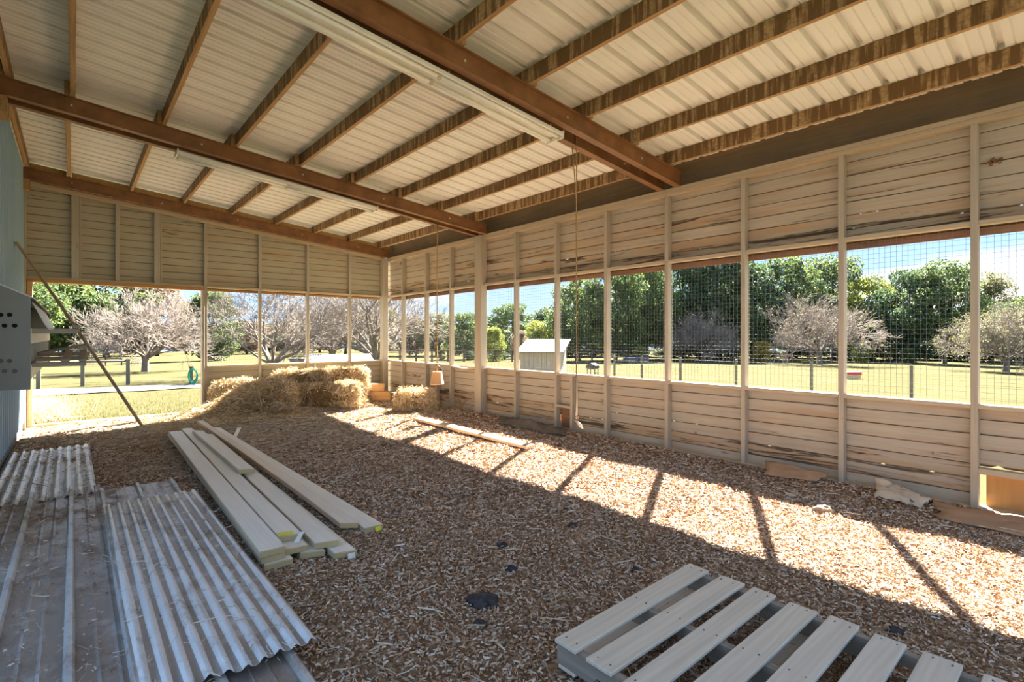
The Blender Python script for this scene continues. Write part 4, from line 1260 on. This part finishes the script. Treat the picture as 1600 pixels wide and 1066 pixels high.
# --- debris along the right wall
def crumple(name, outline, mat, label, cat, lift=0.05, seed=0, th=0.004, res=14, base=0.0):
    """crumpled sheet between four floor corners, with folds"""
    p = [Vector(q) for q in outline]
    c = sum(p, Vector()) / 4
    vs, fs = [], []
    for j in range(res + 1):
        for i in range(res + 1):
            u, v_ = i / res, j / res
            q = p[0].lerp(p[1], u).lerp(p[3].lerp(p[2], u), v_)
            e_ = math.sin(math.pi * u) * math.sin(math.pi * v_)
            h = lift * (0.35 + abs(mnoise.noise((u * 3 + seed, v_ * 2.5, seed * 1.7))) * 1.7) * (0.3 + 0.7 * e_) + 0.3 * lift * mnoise.noise((u * 9, v_ * 9, seed))
            q = q + Vector((mnoise.noise((u * 4, v_ * 4, seed + 3)) * 0.05, mnoise.noise((u * 4, v_ * 4, seed + 8)) * 0.05, 0))
            zf2 = max(float(fz(q.x, q.y)) + 0.012, q.z)
            vs.append((q.x - c.x, q.y - c.y, zf2 + max(h, 0.0) + base - c.z))
    for j in range(res):
        for i in range(res):
            a = j * (res + 1) + i; fs.append((a, a + 1, a + res + 2, a + res + 1))
    o = link(name, mesh(name, vs, fs, True), mat); o.location = c
    sm = o.modifiers.new('thickness', 'SOLIDIFY'); sm.thickness = th
    tag(o, label, cat); return o
crumple('ground_cloth', [(5.35, 6.55, 0), (5.45, 5.15, 0), (5.74, 5.35, 0.05), (5.72, 6.95, 0.08)], 'felt_black', 'dark grey crumpled weed cloth along the foot of the boarded wall', 'cloth', 0.09, 2, 0.004, 22)
crumple('cardboard_sheet', [(5.52, 2.32, 0.03), (5.60, 1.86, 0.05), (5.75, 1.80, 0.12), (5.72, 2.42, 0.14)], 'cardboard', 'flat brown cardboard piece leaning at the foot of the boarded wall', 'cardboard', 0.02, 5, 0.004, 8)
crumple('paper_sack', [(5.50, 1.36, 0.02), (5.45, 1.02, 0.02), (5.68, 0.98, 0.06), (5.74, 1.40, 0.16)], 'feed_paper', 'torn pale paper sack at the foot of the boarded wall', 'paper', 0.07, 9, 0.003, 12)
crumple('cardboard_sheet', [(5.30, 0.86, 0.02), (5.22, -0.2, 0.02), (5.72, -0.2, 0.08), (5.68, 0.98, 0.05)], 'cardboard', 'large folded brown cardboard below the plywood hatch', 'cardboard', 0.04, 12, 0.006, 12)
def clump(u, v_, w_, d_, h_, mat, label, cat, seed, name):
    p = on_floor(u, v_)
    p.z = float(fz(p.x, p.y))
    bm = bmesh.new(); bmesh.ops.create_icosphere(bm, subdivisions=4, radius=1)
    for q in bm.verts:
        n1 = mnoise.noise(q.co * 1.6 + Vector((seed, 0, 0))); n2 = mnoise.noise(q.co * 5 + Vector((seed, 3, 0)))
        q.co *= 1 + 0.45 * n1 + 0.16 * n2
        q.co = Vector((q.co.x * w_ / 2, q.co.y * d_ / 2, max(q.co.z, -0.25) * h_ * 0.7 + h_ * 0.15))
    me = bpy.data.meshes.new(name); bm.to_mesh(me); bm.free()
    me.polygons.foreach_set('use_smooth', [True] * len(me.polygons))
    o = link(name, me, mat); o.location = p; o.rotation_euler = (0, 0, -YAW)
    tag(o, label, cat); return o
clump(752, 945, 0.185, 0.14, 0.055, 'manure', 'largest black dung lump with a hollow, in front of the pallet', 'dung', 1, 'dung_clump')
clump(750, 980, 0.062, 0.05, 0.035, 'manure', 'small round dark lump in front of the largest dung lump', 'dung', 2, 'dung_clump')
clump(784, 854, 0.085, 0.06, 0.03, 'manure', 'flat dark dung piece beyond the others, edge-on', 'dung', 3, 'dung_clump')
clump(799, 890, 0.075, 0.06, 0.035, 'manure', 'ragged dark dung piece behind the largest lump', 'dung', 4, 'dung_clump')
clump(895, 822, 0.075, 0.05, 0.03, 'manure', 'dark brown dung piece near the edge of the sun patch', 'dung', 5, 'dung_clump')
clump(993, 893, 0.06, 0.05, 0.03, 'manure', 'small dark lump behind the corner of the pallet', 'dung', 6, 'dung_clump')
clump(1287, 800, 0.16, 0.10, 0.06, 'stone', 'brown straw clod lying in the sun patch near the paper sack', 'clod', 7, 'straw_clod')
clump(1400, 988, 0.08, 0.06, 0.03, 'manure', 'dark lump in the shade just behind the pallet boards', 'dung', 8, 'dung_clump')
clump(1650, 800, 0.5, 0.3, 0.16, 'stone', 'rounded brown stone resting on the cardboard by the hatch', 'stone', 9, 'stone')
# wasp nest and mud nest on the wall
def blob_cluster(name, c, n_, spread, r, mat, label, cat, seed):
    rg = random.Random(seed)
    bm = bmesh.new()
    for i in range(n_):
        p = Vector((-abs(rg.gauss(0, 0.35)) * r, rg.gauss(0, spread), rg.gauss(0, spread * 0.6)))
        bmesh.ops.create_icosphere(bm, subdivisions=2, radius=r * rg.uniform(0.7, 1.1), matrix=Matrix.Translation(p))
    me = bpy.data.meshes.new(name); bm.to_mesh(me); bm.free()
    o = link(name, me, mat); o.location = c
    tag(o, label, cat); return o
blob_cluster('mud_nest', (EXT - 0.005, 0.60, 2.97), 18, 0.02, 0.011, 'wasp_paper', 'brown mud wasp nest high on the boards right of the last stud', 'nest', 3)
blob_cluster('mud_nest', (EXT - 0.02, 10.76, 3.20), 10, 0.035, 0.03, 'wasp_paper', 'small brown nest under the top plate near the far corner', 'nest', 4)
# sprout and dry weed by the big post
def weed(name, loc, h, n_, mat, label, leaf, seed):
    rg = random.Random(seed)
    root = empty(name, loc)
    for i in range(n_):
        a = rg.uniform(0, 6.28); r = rg.uniform(0.02, 0.09)
        g = Geo(); g.tube([(0, 0, 0), (r * 0.4 * math.cos(a), r * 0.4 * math.sin(a), h * 0.5), (r * math.cos(a), r * math.sin(a), h * rg.uniform(0.7, 1))], [0.004, 0.003, 0.002], 5)
        g.obj('stem', mat, root)
        for k in range(leaf):
            zz = h * rg.uniform(0.4, 1.0); b2 = rg.uniform(0, 6.28); s_ = rg.uniform(0.018, 0.035)
            c = Vector((r * 0.7 * math.cos(a), r * 0.7 * math.sin(a), zz))
            d = Vector((math.cos(b2), math.sin(b2), 0.4)); e_ = d.cross(Vector((0, 0, 1))).normalized()
            link('leaf', mesh('leaf', [c, c + d * s_ * 0.6 + e_ * s_ * 0.35, c + d * s_ * 1.4, c + d * s_ * 0.6 - e_ * s_ * 0.35], [(0, 1, 2, 3)]), mat, root)
    tag(root, label, 'weed'); return root
weed('dry_weed', (5.66, 8.05, float(fz(5.66, 8.05))), 0.30, 4, 'dry_weed', 'dry brown weed stalk beside the thick timber post', 5, 2)
weed('green_sprout', (5.58, 8.62, float(fz(5.58, 8.62))), 0.07, 5, 'sprout', 'small green sprout at the foot of the boarded wall', 2, 3)

# ==================================================================
#                          OUTSIDE
# ==================================================================
# --- trees
def limb_paths(rg, start, d0, length, rad, depth, out, twig=0.006, up=0.05, wig=0.25, split=(3, 5), shrink=(0.52, 0.75)):
    """recursive branching; each path is a list of points and radii"""
    n_ = 4 if depth > 1 else 3
    p = start.copy(); d = d0.normalized()
    pts, rads = [p.copy()], [rad]
    for i in range(n_):
        d = (d + Vector((rg.gauss(0, wig), rg.gauss(0, wig), rg.gauss(0, wig) + up)) * 0.55).normalized()
        p = p + d * (length / n_)
        pts.append(p.copy()); rads.append(max(twig, rad * (1 - 0.6 * (i + 1) / n_)))
    out.append((pts, rads, depth))
    if depth == 0: return
    k = rg.randint(*split)
    for j in range(k):
        s_ = rg.uniform(0.3, 1.0) if j else 1.0
        f_ = s_ * n_; i0 = min(int(f_), n_ - 1)
        q = pts[i0].lerp(pts[i0 + 1], f_ - i0)
        base = (pts[i0 + 1] - pts[i0]).normalized()
        side = Vector((rg.gauss(0, 1), rg.gauss(0, 1), rg.gauss(0.1, 0.7)))
        side = (side - base * side.dot(base)).normalized()
        nd = base + side * rg.uniform(0.45, 1.0)
        limb_paths(rg, q, nd, length * rg.uniform(*shrink), max(twig, rads[i0] * rg.uniform(0.45, 0.65)), depth - 1, out, twig, up, wig, split, shrink)
def build_limbs(paths, name):
    g = Geo()
    for pts, rads, dp in paths:
        vs, fs = tube(pts, rads, 6 if rads[0] > 0.06 else 3, False)
        g.add(vs, fs)
    return mesh(name, g.v, g.f, True)
def bare_tree_meshes(seed, trunk_h, trunk_r, n_limb, limb_len, elev, depth, twig, split=(3, 5)):
    rg = random.Random(seed)
    tr = [([Vector((0, 0, -0.3)), Vector((0, 0, 0.05)), Vector((0.03, 0.02, trunk_h * 0.6)), Vector((0.0, 0.0, trunk_h))], [trunk_r * 1.5, trunk_r * 1.2, trunk_r, trunk_r * 1.1], 9)]
    out = []
    for i in range(n_limb):
        a = 2 * math.pi * i / n_limb + rg.uniform(-0.4, 0.4)
        el = rg.uniform(*elev)
        d = Vector((math.cos(a) * math.cos(el), math.sin(a) * math.cos(el), math.sin(el)))
        limb_paths(rg, Vector((0, 0, trunk_h * rg.uniform(0.8, 1.02))), d, limb_len * rg.uniform(0.75, 1.1), trunk_r * rg.uniform(0.35, 0.55), depth, out, twig, split=split)
    g1 = build_limbs(tr, 'trunk')
    big = [p for p in out if p[2] >= depth - 1]; small = [p for p in out if p[2] < depth - 1]
    return g1, build_limbs(big, 'limbs'), build_limbs(small, 'twigs'), out
def bare_tree(loc, meshes, rz, s_, label, mat='bark', twig_mat='bark_pale', leaves=None, group='bare trees in the pasture'):
    root = empty('bare_tree', loc, rz); root.scale = (s_, s_, s_)
    link('trunk', meshes[0], mat, root)
    lm_ = link('limbs', meshes[1], mat, root)
    t_ = link('twigs', meshes[2], twig_mat, lm_); t_['kind'] = 'stuff'
    if leaves:
        ends = [p[0][-1] for p in meshes[3] if p[2] == 0]
        rg = np.random.default_rng(5)
        E_ = np.array([tuple(e_) for e_ in ends])
        k = rg.choice(len(E_), leaves[1]); pos = E_[k] + rg.normal(size=(leaves[1], 3)) * 0.12
        V, Q = strands(leaves[1], pos, rg.normal(size=(leaves[1], 3)), rg.uniform(0.06, 0.13, leaves[1]), rg.uniform(0.04, 0.07, leaves[1]), 0.2, rg)
        o = link('leaves', np_mesh('leaves', V, Q), leaves[0], root); o['kind'] = 'stuff'
    tag(root, label, 'tree', group)
    return root

def leaf_crown(seed, n_blob, n_leaf, size, low=0.18, wide=0.42, top=1.0):
    """leaves gathered on many overlapping clumps; unit-height tree"""
    rg = np.random.default_rng(seed)
    C = []
    for i in range(n_blob):
        h = rg.uniform(low, top - 0.08)
        prof = math.sin(math.pi * min(1, max(0.05, (h - low + 0.10) / (top - low + 0.08)))) ** 0.6
        r = prof * wide * math.sqrt(rg.uniform(0.15, 1)); a = rg.uniform(0, 2 * math.pi)
        C.append((r * math.cos(a), r * math.sin(a), h, rg.uniform(0.07, 0.13)))
    C = np.array(C)
    k = rg.integers(0, n_blob, n_leaf)
    d = rg.normal(size=(n_leaf, 3)); d /= np.linalg.norm(d, axis=1, keepdims=True)
    rad = C[k, 3] * (rg.uniform(0.35, 1.08, n_leaf) ** 0.5)
    pos = C[k, :3] + d * rad[:, None] * np.array([1.15, 1.15, 0.8])
    nd = rg.normal(size=(n_leaf, 3)) * 0.8 + d * 0.2
    L_ = rg.uniform(0.6, 1.4, n_leaf) * size
    return strands(n_leaf, pos, nd, L_, L_ * 0.62, 0.2, rg), C
CROWNS = []
for i, (sd, nb_, nl_, low, wide) in enumerate(((1, 60, 15000, 0.16, 0.36), (2, 75, 17000, 0.12, 0.44), (3, 42, 10000, 0.30, 0.40), (4, 80, 17000, 0.05, 0.30))):
    (V, Q), C = leaf_crown(sd, nb_, nl_, 0.021, low, wide)
    me = np_mesh('crown', V, Q); me.materials.append(M['leaf_green'])
    rg = random.Random(sd)
    tp = [([Vector((0, 0, -0.03)), Vector((0.005, 0, 0.12)), Vector((0.0, 0.01, 0.5)), Vector((0.02, 0, 0.8))], [0.030, 0.022, 0.015, 0.006], 5)]
    for j in range(10):
        c = C[rg.randrange(len(C))]
        h = rg.uniform(0.15, 0.5) * c[2] + 0.08
        tp.append(([Vector((0, 0, h)), Vector((c[0] * 0.5, c[1] * 0.5, (h + c[2]) * 0.52)), Vector((c[0], c[1], c[2]))], [0.010, 0.007, 0.003], 4))
    tm = build_limbs(tp, 'trunk'); tm.materials.append(M['bark_dark'])
    CROWNS.append((me, tm))
def leafy_tree(u, t_, v_top, kind, mat, label, group='trees of the far treeline', wide=1.0, rz=None, name='leafy_tree'):
    p = at_depth(u, t_)
    h = EYE + (HORIZON - v_top) * t_ / F_PX - p.z
    root = empty(name, p, rz if rz is not None else (u * 0.37) % 6.28)
    root.scale = (h * wide, h * wide, h)
    me, tm = CROWNS[kind]
    c = link('crown', me, None, root); c['kind'] = 'stuff'
    c.material_slots[0].link = 'OBJECT'; c.material_slots[0].material = M[mat]
    link('trunk', tm, None, root)
    tag(root, label, 'tree', group)
    return root

# seen through the doorway and the far mesh bays
BT1 = bare_tree_meshes(21, 1.15, 0.21, 13, 2.7, (0.25, 1.25), 4, 0.010, (4, 5))
BT2 = bare_tree_meshes(34, 0.9, 0.30, 10, 4.0, (0.35, 1.25), 4, 0.012, (3, 5))
p = on_ground(227, 581)
bare_tree(p, BT1, 0.4, 0.78, 'pale bare spreading tree framed by the open doorway', 'bark', 'bark_pale')
p = at_depth(424, 22.5)
bare_tree(p, BT2, 1.2, 0.6, 'thick-limbed bare tree behind the first two mesh bays of the far wall', 'bark', 'bark')
p = at_depth(588, 27)
bare_tree(p, BT2, 3.3, 0.72, 'bare tree beside the corner post, tall limbs crossing both walls', 'bark', 'bark_pale', None)
p = at_depth(520, 31)
bare_tree(p, BT1, 2.2, 0.95, 'bare tree with last yellow leaves behind the low tin shed', 'bark', 'bark_pale', ('leaf_yellow', 500))
p = on_ground(1281, 570)
bare_tree(p, BT1, 1.0, 0.95, 'pale bare spreading tree in the pasture, with yellow leaf tips', 'bark_pale', 'bark_pale', ('leaf_olive', 900))
p = at_depth(1100, 47)
bare_tree(p, BT1, 2.6, 0.75, 'low greyish bare tree in front of the dark treeline', 'bark_pale', 'bark_pale', ('leaf_olive', 500))
p = at_depth(1572, 33)
bare_tree(p, BT1, 4.0, 0.75, 'pale willowy tree at the near end of the pasture', 'bark', 'bark_pale', ('leaf_olive', 9000))

for (u, t_, vt, k, m_, w_, lab) in [
    (70, 75, 380, 1, 'leaf_green', 1.0, 'tall green tree high above the nest box, through the doorway'),
    (165, 85, 400, 0, 'leaf_green', 1.2, 'tall green tree behind the crown of the doorway tree'),
    (245, 90, 440, 1, 'leaf_brown', 1.1, 'brownish tree far behind the doorway tree'),
    (20, 60, 400, 2, 'leaf_green', 1.0, 'green tree mostly hidden by the nest box end panel'),
    (333, 52, 452, 3, 'leaf_green', 1.0, 'slim green tree just past the door post'),
    (385, 95, 500, 1, 'leaf_brown', 1.6, 'far brown woodland tree behind the thick-limbed bare tree'),
    (480, 90, 490, 1, 'leaf_brown', 1.5, 'far brown woodland tree right of the thick-limbed bare tree'),
    (540, 75, 478, 2, 'leaf_brown', 1.4, 'brown-leaved tree behind the low tin shed'),
    (600, 70, 480, 1, 'leaf_olive', 1.2, 'olive tree behind the corner post'),
    (640, 66, 492, 1, 'leaf_brown', 1.2, 'brown and olive tree in the first bays past the corner'),
    (682, 64, 488, 0, 'leaf_olive', 1.3, 'olive tree behind the bucket rope'),
    (731, 50, 487, 1, 'leaf_green', 1.15, 'round green tree just before the thick wall post'),
    (772, 44, 510, 3, 'leaf_bright', 0.9, 'small yellow-green tree in front of the white house'),
    (802, 68, 472, 1, 'leaf_green', 1.15, 'big dome-shaped green tree beside the white house'),
    (842, 56, 500, 1, 'leaf_bright', 1.2, 'light green round tree above the tin-roofed shed'),
    (812, 52, 515, 3, 'leaf_brown', 0.8, 'purplish brown bush beside the white house'),
    (905, 46, 428, 0, 'leaf_green', 0.95, 'tall green tree behind the hanging rope'),
    (962, 48, 405, 1, 'leaf_green', 0.75, 'tall green tree behind the iron feeder'),
    (1010, 52, 395, 0, 'leaf_green', 0.8, 'tall green treeline tree in the bay after the hanging rope'),
    (1065, 55, 385, 1, 'leaf_dark', 0.8, 'dark green treeline tree behind the low greyish tree'),
    (1120, 54, 375, 3, 'leaf_dark', 1.0, 'tall dark evergreen of the treeline'),
    (1175, 56, 410, 1, 'leaf_dark', 0.9, 'dark treeline tree left of the pale spreading tree'),
    (1235, 58, 395, 0, 'leaf_green', 0.85, 'tall green tree directly behind the pale spreading tree'),
    (1300, 60, 398, 2, 'leaf_green', 0.85, 'open-topped green tree behind the third stud from the end'),
    (1355, 58, 432, 1, 'leaf_bright', 0.95, 'lighter green tree behind the red trough'),
    (1420, 52, 418, 1, 'leaf_dark', 0.8, 'dark green tree with a broad top under the white cloud'),
    (1475, 50, 408, 2, 'leaf_green', 0.9, 'tall open-crowned green tree under the white cloud'),
    (1530, 56, 428, 2, 'leaf_olive', 0.9, 'open-crowned tree right of the last full stud'),
    (1600, 50, 462, 1, 'leaf_green', 1.0, 'green tree behind the pale willowy tree'),
    (1680, 46, 440, 1, 'leaf_green', 1.0, 'green tree at the very end of the treeline')]:
    leafy_tree(u, t_, vt, k, m_, lab, wide=w_)
# thick undergrowth that closes the gaps at the foot of the treeline
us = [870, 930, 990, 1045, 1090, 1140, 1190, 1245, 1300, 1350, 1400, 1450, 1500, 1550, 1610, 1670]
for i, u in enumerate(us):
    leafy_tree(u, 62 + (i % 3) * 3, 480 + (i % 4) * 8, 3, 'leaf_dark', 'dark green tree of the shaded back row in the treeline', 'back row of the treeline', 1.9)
for i, u in enumerate([-40, 60, 130, 210, 290, 350, 420, 500, 570, 630, 700, 760, 830]):
    leafy_tree(u, 110 + (i % 3) * 6, 512 - (i % 4) * 4, 1, ('leaf_olive', 'leaf_brown', 'leaf_green')[i % 3], 'low hazy tree on the far skyline', 'far skyline trees', 2.0)
for (u, t_, vt, m_, lab) in [(1345, 49, 535, 'leaf_bright', 'yellow-green shrub beyond the red trough'), (1190, 47, 532, 'leaf_yellow', 'golden shrub left of the pale spreading tree'),
                             (1420, 49, 543, 'leaf_green', 'low green shrub at the foot of the dark tree'), (1000, 46, 540, 'leaf_bright', 'yellow-green young tree in the bay after the hanging rope'),
                             (690, 48, 548, 'leaf_green', 'low green bush under the olive trees'), (950, 47, 552, 'leaf_dark', 'dark low bush behind the iron feeder')]:
    leafy_tree(u, t_, vt, 3, m_, lab, 'shrubs at the treeline', 1.3, name='shrub')

# --- fences
def wire_fence(name, posts, h, label, rails=0, wires=4, pw=0.05, mat='grey_post', railmat='grey_post'):
    c = sum(posts, Vector()) / len(posts)
    root = empty(name, c)
    for p in posts:
        q = p - c
        box('post', q.x - pw, q.x + pw, q.y - pw, q.y + pw, q.z - 0.2, q.z + h, mat, root, 0.008)
    for a, b2 in zip(posts[:-1], posts[1:]):
        for k in range(wires):
            z = h * (0.12 + 0.8 * k / max(1, wires - 1))
            tube_obj('wire', [a - c + Vector((0, 0, z)), b2 - c + Vector((0, 0, z))], 0.0028, 'wire', root, 4)
        for k in range(rails):
            z = h * (0.92 - 0.42 * k)
            hexa_pts = [a - c + Vector((0, 0, z)), b2 - c + Vector((0, 0, z))]
            tube_obj('rail', hexa_pts, 0.045, railmat, root, 5)
    tag(root, label, 'fence')
    return root
wire_fence('wire_fence', [on_ground(u, v_) for (u, v_) in ((960, 588), (1003, 592), (1063, 597), (1150, 603), (1268, 611), (1424, 622), (1640, 640))], 0.95, 'wire fence on slim grey posts crossing the near pasture', 0, 5, 0.038)
wire_fence('rail_fence', [on_ground(u, v_) for (u, v_) in ((60, 608), (129, 604), (200, 601))], 0.95, 'short timber rail fence beyond the gravel drive', 1, 3, 0.06)
wire_fence('paddock_fence', [at_depth(u, 42) for u in range(600, 1000, 25)], 1.0, 'dark paddock fence far out behind the sheds', 2, 0, 0.06, 'bark_dark', 'bark_dark')
wire_fence('pen_fence', [at_depth(u, 40) for u in (60, 95, 130, 165, 190)], 1.1, 'dark mesh pen fence behind the doorway tree', 2, 6, 0.05, 'bark_dark', 'bark_dark')

# --- hose on a post
hpz = on_ground(299, 601)
hs = empty('hose_hanger', hpz)
box('post', -0.05, 0.05, -0.05, 0.05, -0.2, 0.62, 'grey_post', hs, 0.008)
box('cap', -0.07, 0.07, -0.07, 0.07, 0.60, 0.66, 'bark_dark', hs, 0.008)
for k in range(6):
    rr = 0.15 + 0.012 * (k % 3)
    pts = [(0.05 + 0.01 * (k % 2) + rr * 0.8 * math.cos(a), -0.08 - 0.022 * k, 0.36 - 0.012 * k + rr * 1.5 * math.sin(a)) for a in np.linspace(0, 2 * math.pi, 25)]
    tube_obj('hose_coil', pts, 0.017, 'hose_green', hs, 6)
hs.rotation_euler = (0, 0, -0.2)
tag(hs, 'green garden hose coiled on a post beyond the drive', 'hose')

# --- sheds
def shed(loc, rz, w_, d_, h_front, h_back, label, name='garden_shed', over=0.18):
    root = empty(name, loc, rz)
    n_ = max(6, int(w_ / 0.16))
    for i in range(n_):       # front boards
        a = -w_ / 2 + w_ * i / n_; c = a + w_ / n_
        ha = h_front + (h_back - h_front) * 0
        box('wall_board', a + 0.004, c - 0.004, -d_ / 2, -d_ / 2 + 0.03, -0.3, h_front, 'shed_board', root, 0.0)
        box('wall_board', a + 0.004, c - 0.004, d_ / 2 - 0.03, d_ / 2, -0.3, h_back, 'shed_board', root, 0.0)
    m_ = max(6, int(d_ / 0.16))
    for i in range(m_):
        a = -d_ / 2 + d_ * i / m_; c = a + d_ / m_
        hh = h_front + (h_back - h_front) * (i + 0.5) / m_ - 0.02
        for sx in (-1, 1):
            box('wall_board', sx * w_ / 2 - 0.015, sx * w_ / 2 + 0.015, a + 0.004, c - 0.004, -0.3, hh, 'shed_board', root, 0.0)
    y0, y1 = -d_ / 2 - over, d_ / 2 + over
    sl = (h_back - h_front) / d_
    zr = lambda yy: h_front + (yy + d_ / 2) * sl + 0.03
    n_ = int((w_ + 2 * over) / 0.09)
    pr = []
    for i in range(n_ * 2 + 1):
        pr.append((-w_ / 2 - over + i * (w_ + 2 * over) / (n_ * 2), 0.016 if i % 2 else 0.0))
    vs = [(px, yy, zr(yy) + pz) for yy in (y0, y1) for (px, pz) in pr]
    k = len(pr)
    me = mesh('tin_roof', vs, [(i, i + 1, k + i + 1, k + i) for i in range(k - 1)])
    o = link('tin_roof', me, 'roof_tin', root)
    sm = o.modifiers.new('gauge', 'SOLIDIFY'); sm.thickness = 0.03
    tag(root, label, 'shed')
    return root
ps = at_depth(850, 21.0)
shed(ps, -0.95, 1.55, 1.9, 1.12, 1.52, 'small board shed with pale tin lean-to roof below the light green tree')
ps = at_depth(530, 19.5)
shed(ps, -0.35, 2.1, 1.5, 0.72, 0.92, 'low shed with flat tin roof under the bare tree')

# --- white house among the trees
ph = at_depth(786, 78)
hw = empty('white_house', ph, -YAW - 0.1)
g = Geo()
w_, d_, hh, pk = 5.2, 8.0, 1.6, 3.7
g.add([(-w_ / 2, 0, -1), (w_ / 2, 0, -1), (w_ / 2, 0, hh), (0, 0, pk), (-w_ / 2, 0, hh), (-w_ / 2, d_, -1), (w_ / 2, d_, -1), (w_ / 2, d_, hh), (0, d_, pk), (-w_ / 2, d_, hh)],
      [(0, 1, 2, 3, 4), (9, 8, 7, 6, 5), (1, 6, 7, 2), (0, 4, 9, 5)])
g.obj('wall', 'house_white', hw)
for sx in (-1, 1):
    hexa('roof', [(0, -0.3, pk + 0.12), (sx * (w_ / 2 + 0.4), -0.3, hh - 0.2), (sx * (w_ / 2 + 0.4), d_ + 0.3, hh - 0.2), (0, d_ + 0.3, pk + 0.12)], 0.12, 'shingle_dark').parent = hw
for xx in (-0.9, 0.9):
    box('window', xx - 0.4, xx + 0.4, -0.05, 0.02, 0.3, 1.4, 'house_glass', hw, 0)
tag(hw, 'white gabled house between the trees beyond the paddock', 'house')
# dark hedge line before the house
for (u, w__) in ((735, 1.0), (785, 1.2)):
    leafy_tree(u, 46, 548, 1, 'leaf_dark', 'clipped dark hedge left of the white house' if u == 735 else 'clipped dark hedge in front of the white house', 'hedges by the house', 1.5, name='hedge')

# --- feeder, trough, barrels in the pasture
pf = at_depth(926, 23.0)
fd = empty('hay_feeder', pf, 0.3)
g = Geo()
prof = [(-0.24, 0.36), (-0.22, 0.46), (-0.14, 0.53), (0, 0.56), (0.14, 0.53), (0.22, 0.46), (0.24, 0.36), (0.12, 0.30), (-0.12, 0.30)]
prism('tank', prof, 'x', -0.22, 0.22, 'black_iron', fd)
for sx in (-0.18, 0.18):
    for sy in (-0.18, 0.18):
        box('leg', sx - 0.015, sx + 0.015, sy - 0.015, sy + 0.015, -0.1, 0.36, 'black_iron', fd, 0)
box('brace', -0.18, 0.18, -0.19, -0.17, 0.12, 0.15, 'black_iron', fd, 0)
tag(fd, 'black iron animal feeder on four legs in the pasture', 'feeder')
pt_ = on_ground(1329, 592)
tr = empty('feed_trough', pt_, -YAW)
s_ = 0.36
prism('tub', [(-s_, 0.02), (s_, 0.02), (s_ * 1.05, 0.2), (-s_ * 1.05, 0.2)], 'y', -0.18, 0.18, 'tan_plastic', tr)
prism('lid', [(-s_ * 0.9, 0.2), (s_ * 1.1, 0.2), (s_ * 1.0, 0.34), (-s_ * 0.9, 0.32)], 'y', -0.2, 0.2, 'red_plastic', tr)
tag(tr, 'red and yellow plastic trough on the grass', 'trough')
for (u, t_, lab) in ((986, 43, 'dark stock tank farther from the rope, at the treeline foot'), (1003, 43.5, 'dark stock tank nearer the second bay stud, at the treeline foot'), (468, 34, 'small dark barrel on the grass behind the thick-limbed bare tree')):
    p = at_depth(u, t_)
    o = empty('stock_tank', p, 0.2)
    vs, fs = tube([(0, 0, -0.05), (0, 0, 0.02), (0, 0, 0.48), (0, 0, 0.5)], [0.55, 0.58, 0.62, 0.58], 14)
    link('tank_body', mesh('tank_body', vs, fs), 'shingle_dark', o)
    vs, fs = tube([(0, 0, 0.47), (0, 0, 0.53)], [0.63, 0.63], 14)
    link('rim', mesh('rim', vs, fs), 'black_iron', o)
    tag(o, lab, 'tank')

# --- grass blades near the doorway and tall dry grass by the left door post
n_ = 16000
px_ = RNG.uniform(-2.5, 12, n_); py_ = 11.65 + RNG.exponential(2.2, n_)
pz_ = np.array([gz(a, c) for a, c in zip(px_, py_)]) + 0.035
d = np.column_stack([RNG.normal(size=n_) * 0.5, RNG.normal(size=n_) * 0.5, np.ones(n_)])
V, Q = strands(n_, np.column_stack([px_, py_, pz_]), d, RNG.uniform(0.03, 0.07, n_), RNG.uniform(0.004, 0.008, n_), 0.2)
tag(link('grass', np_mesh('grass', V, Q), 'grass_blade'), 'short yellow green grass just outside the doorway', 'grass', kind='stuff')
n_ = 1800
px_ = RNG.normal(-0.75, 0.35, n_); py_ = np.maximum(RNG.normal(12.8, 0.5, n_), 12.1)
pz_ = np.array([gz(a, c) for a, c in zip(px_, py_)]) + 0.22
d = np.column_stack([RNG.normal(size=n_) * 0.6, RNG.normal(size=n_) * 0.6, np.ones(n_)])
V, Q = strands(n_, np.column_stack([px_, py_, pz_]), d, RNG.uniform(0.3, 0.65, n_), RNG.uniform(0.004, 0.008, n_), 0.2)
tag(link('dry_grass_clump', np_mesh('dry_grass_clump', V, Q), 'straw'), 'tall dry straw-coloured grass outside by the corner of the blue wall', 'grass', kind='stuff')
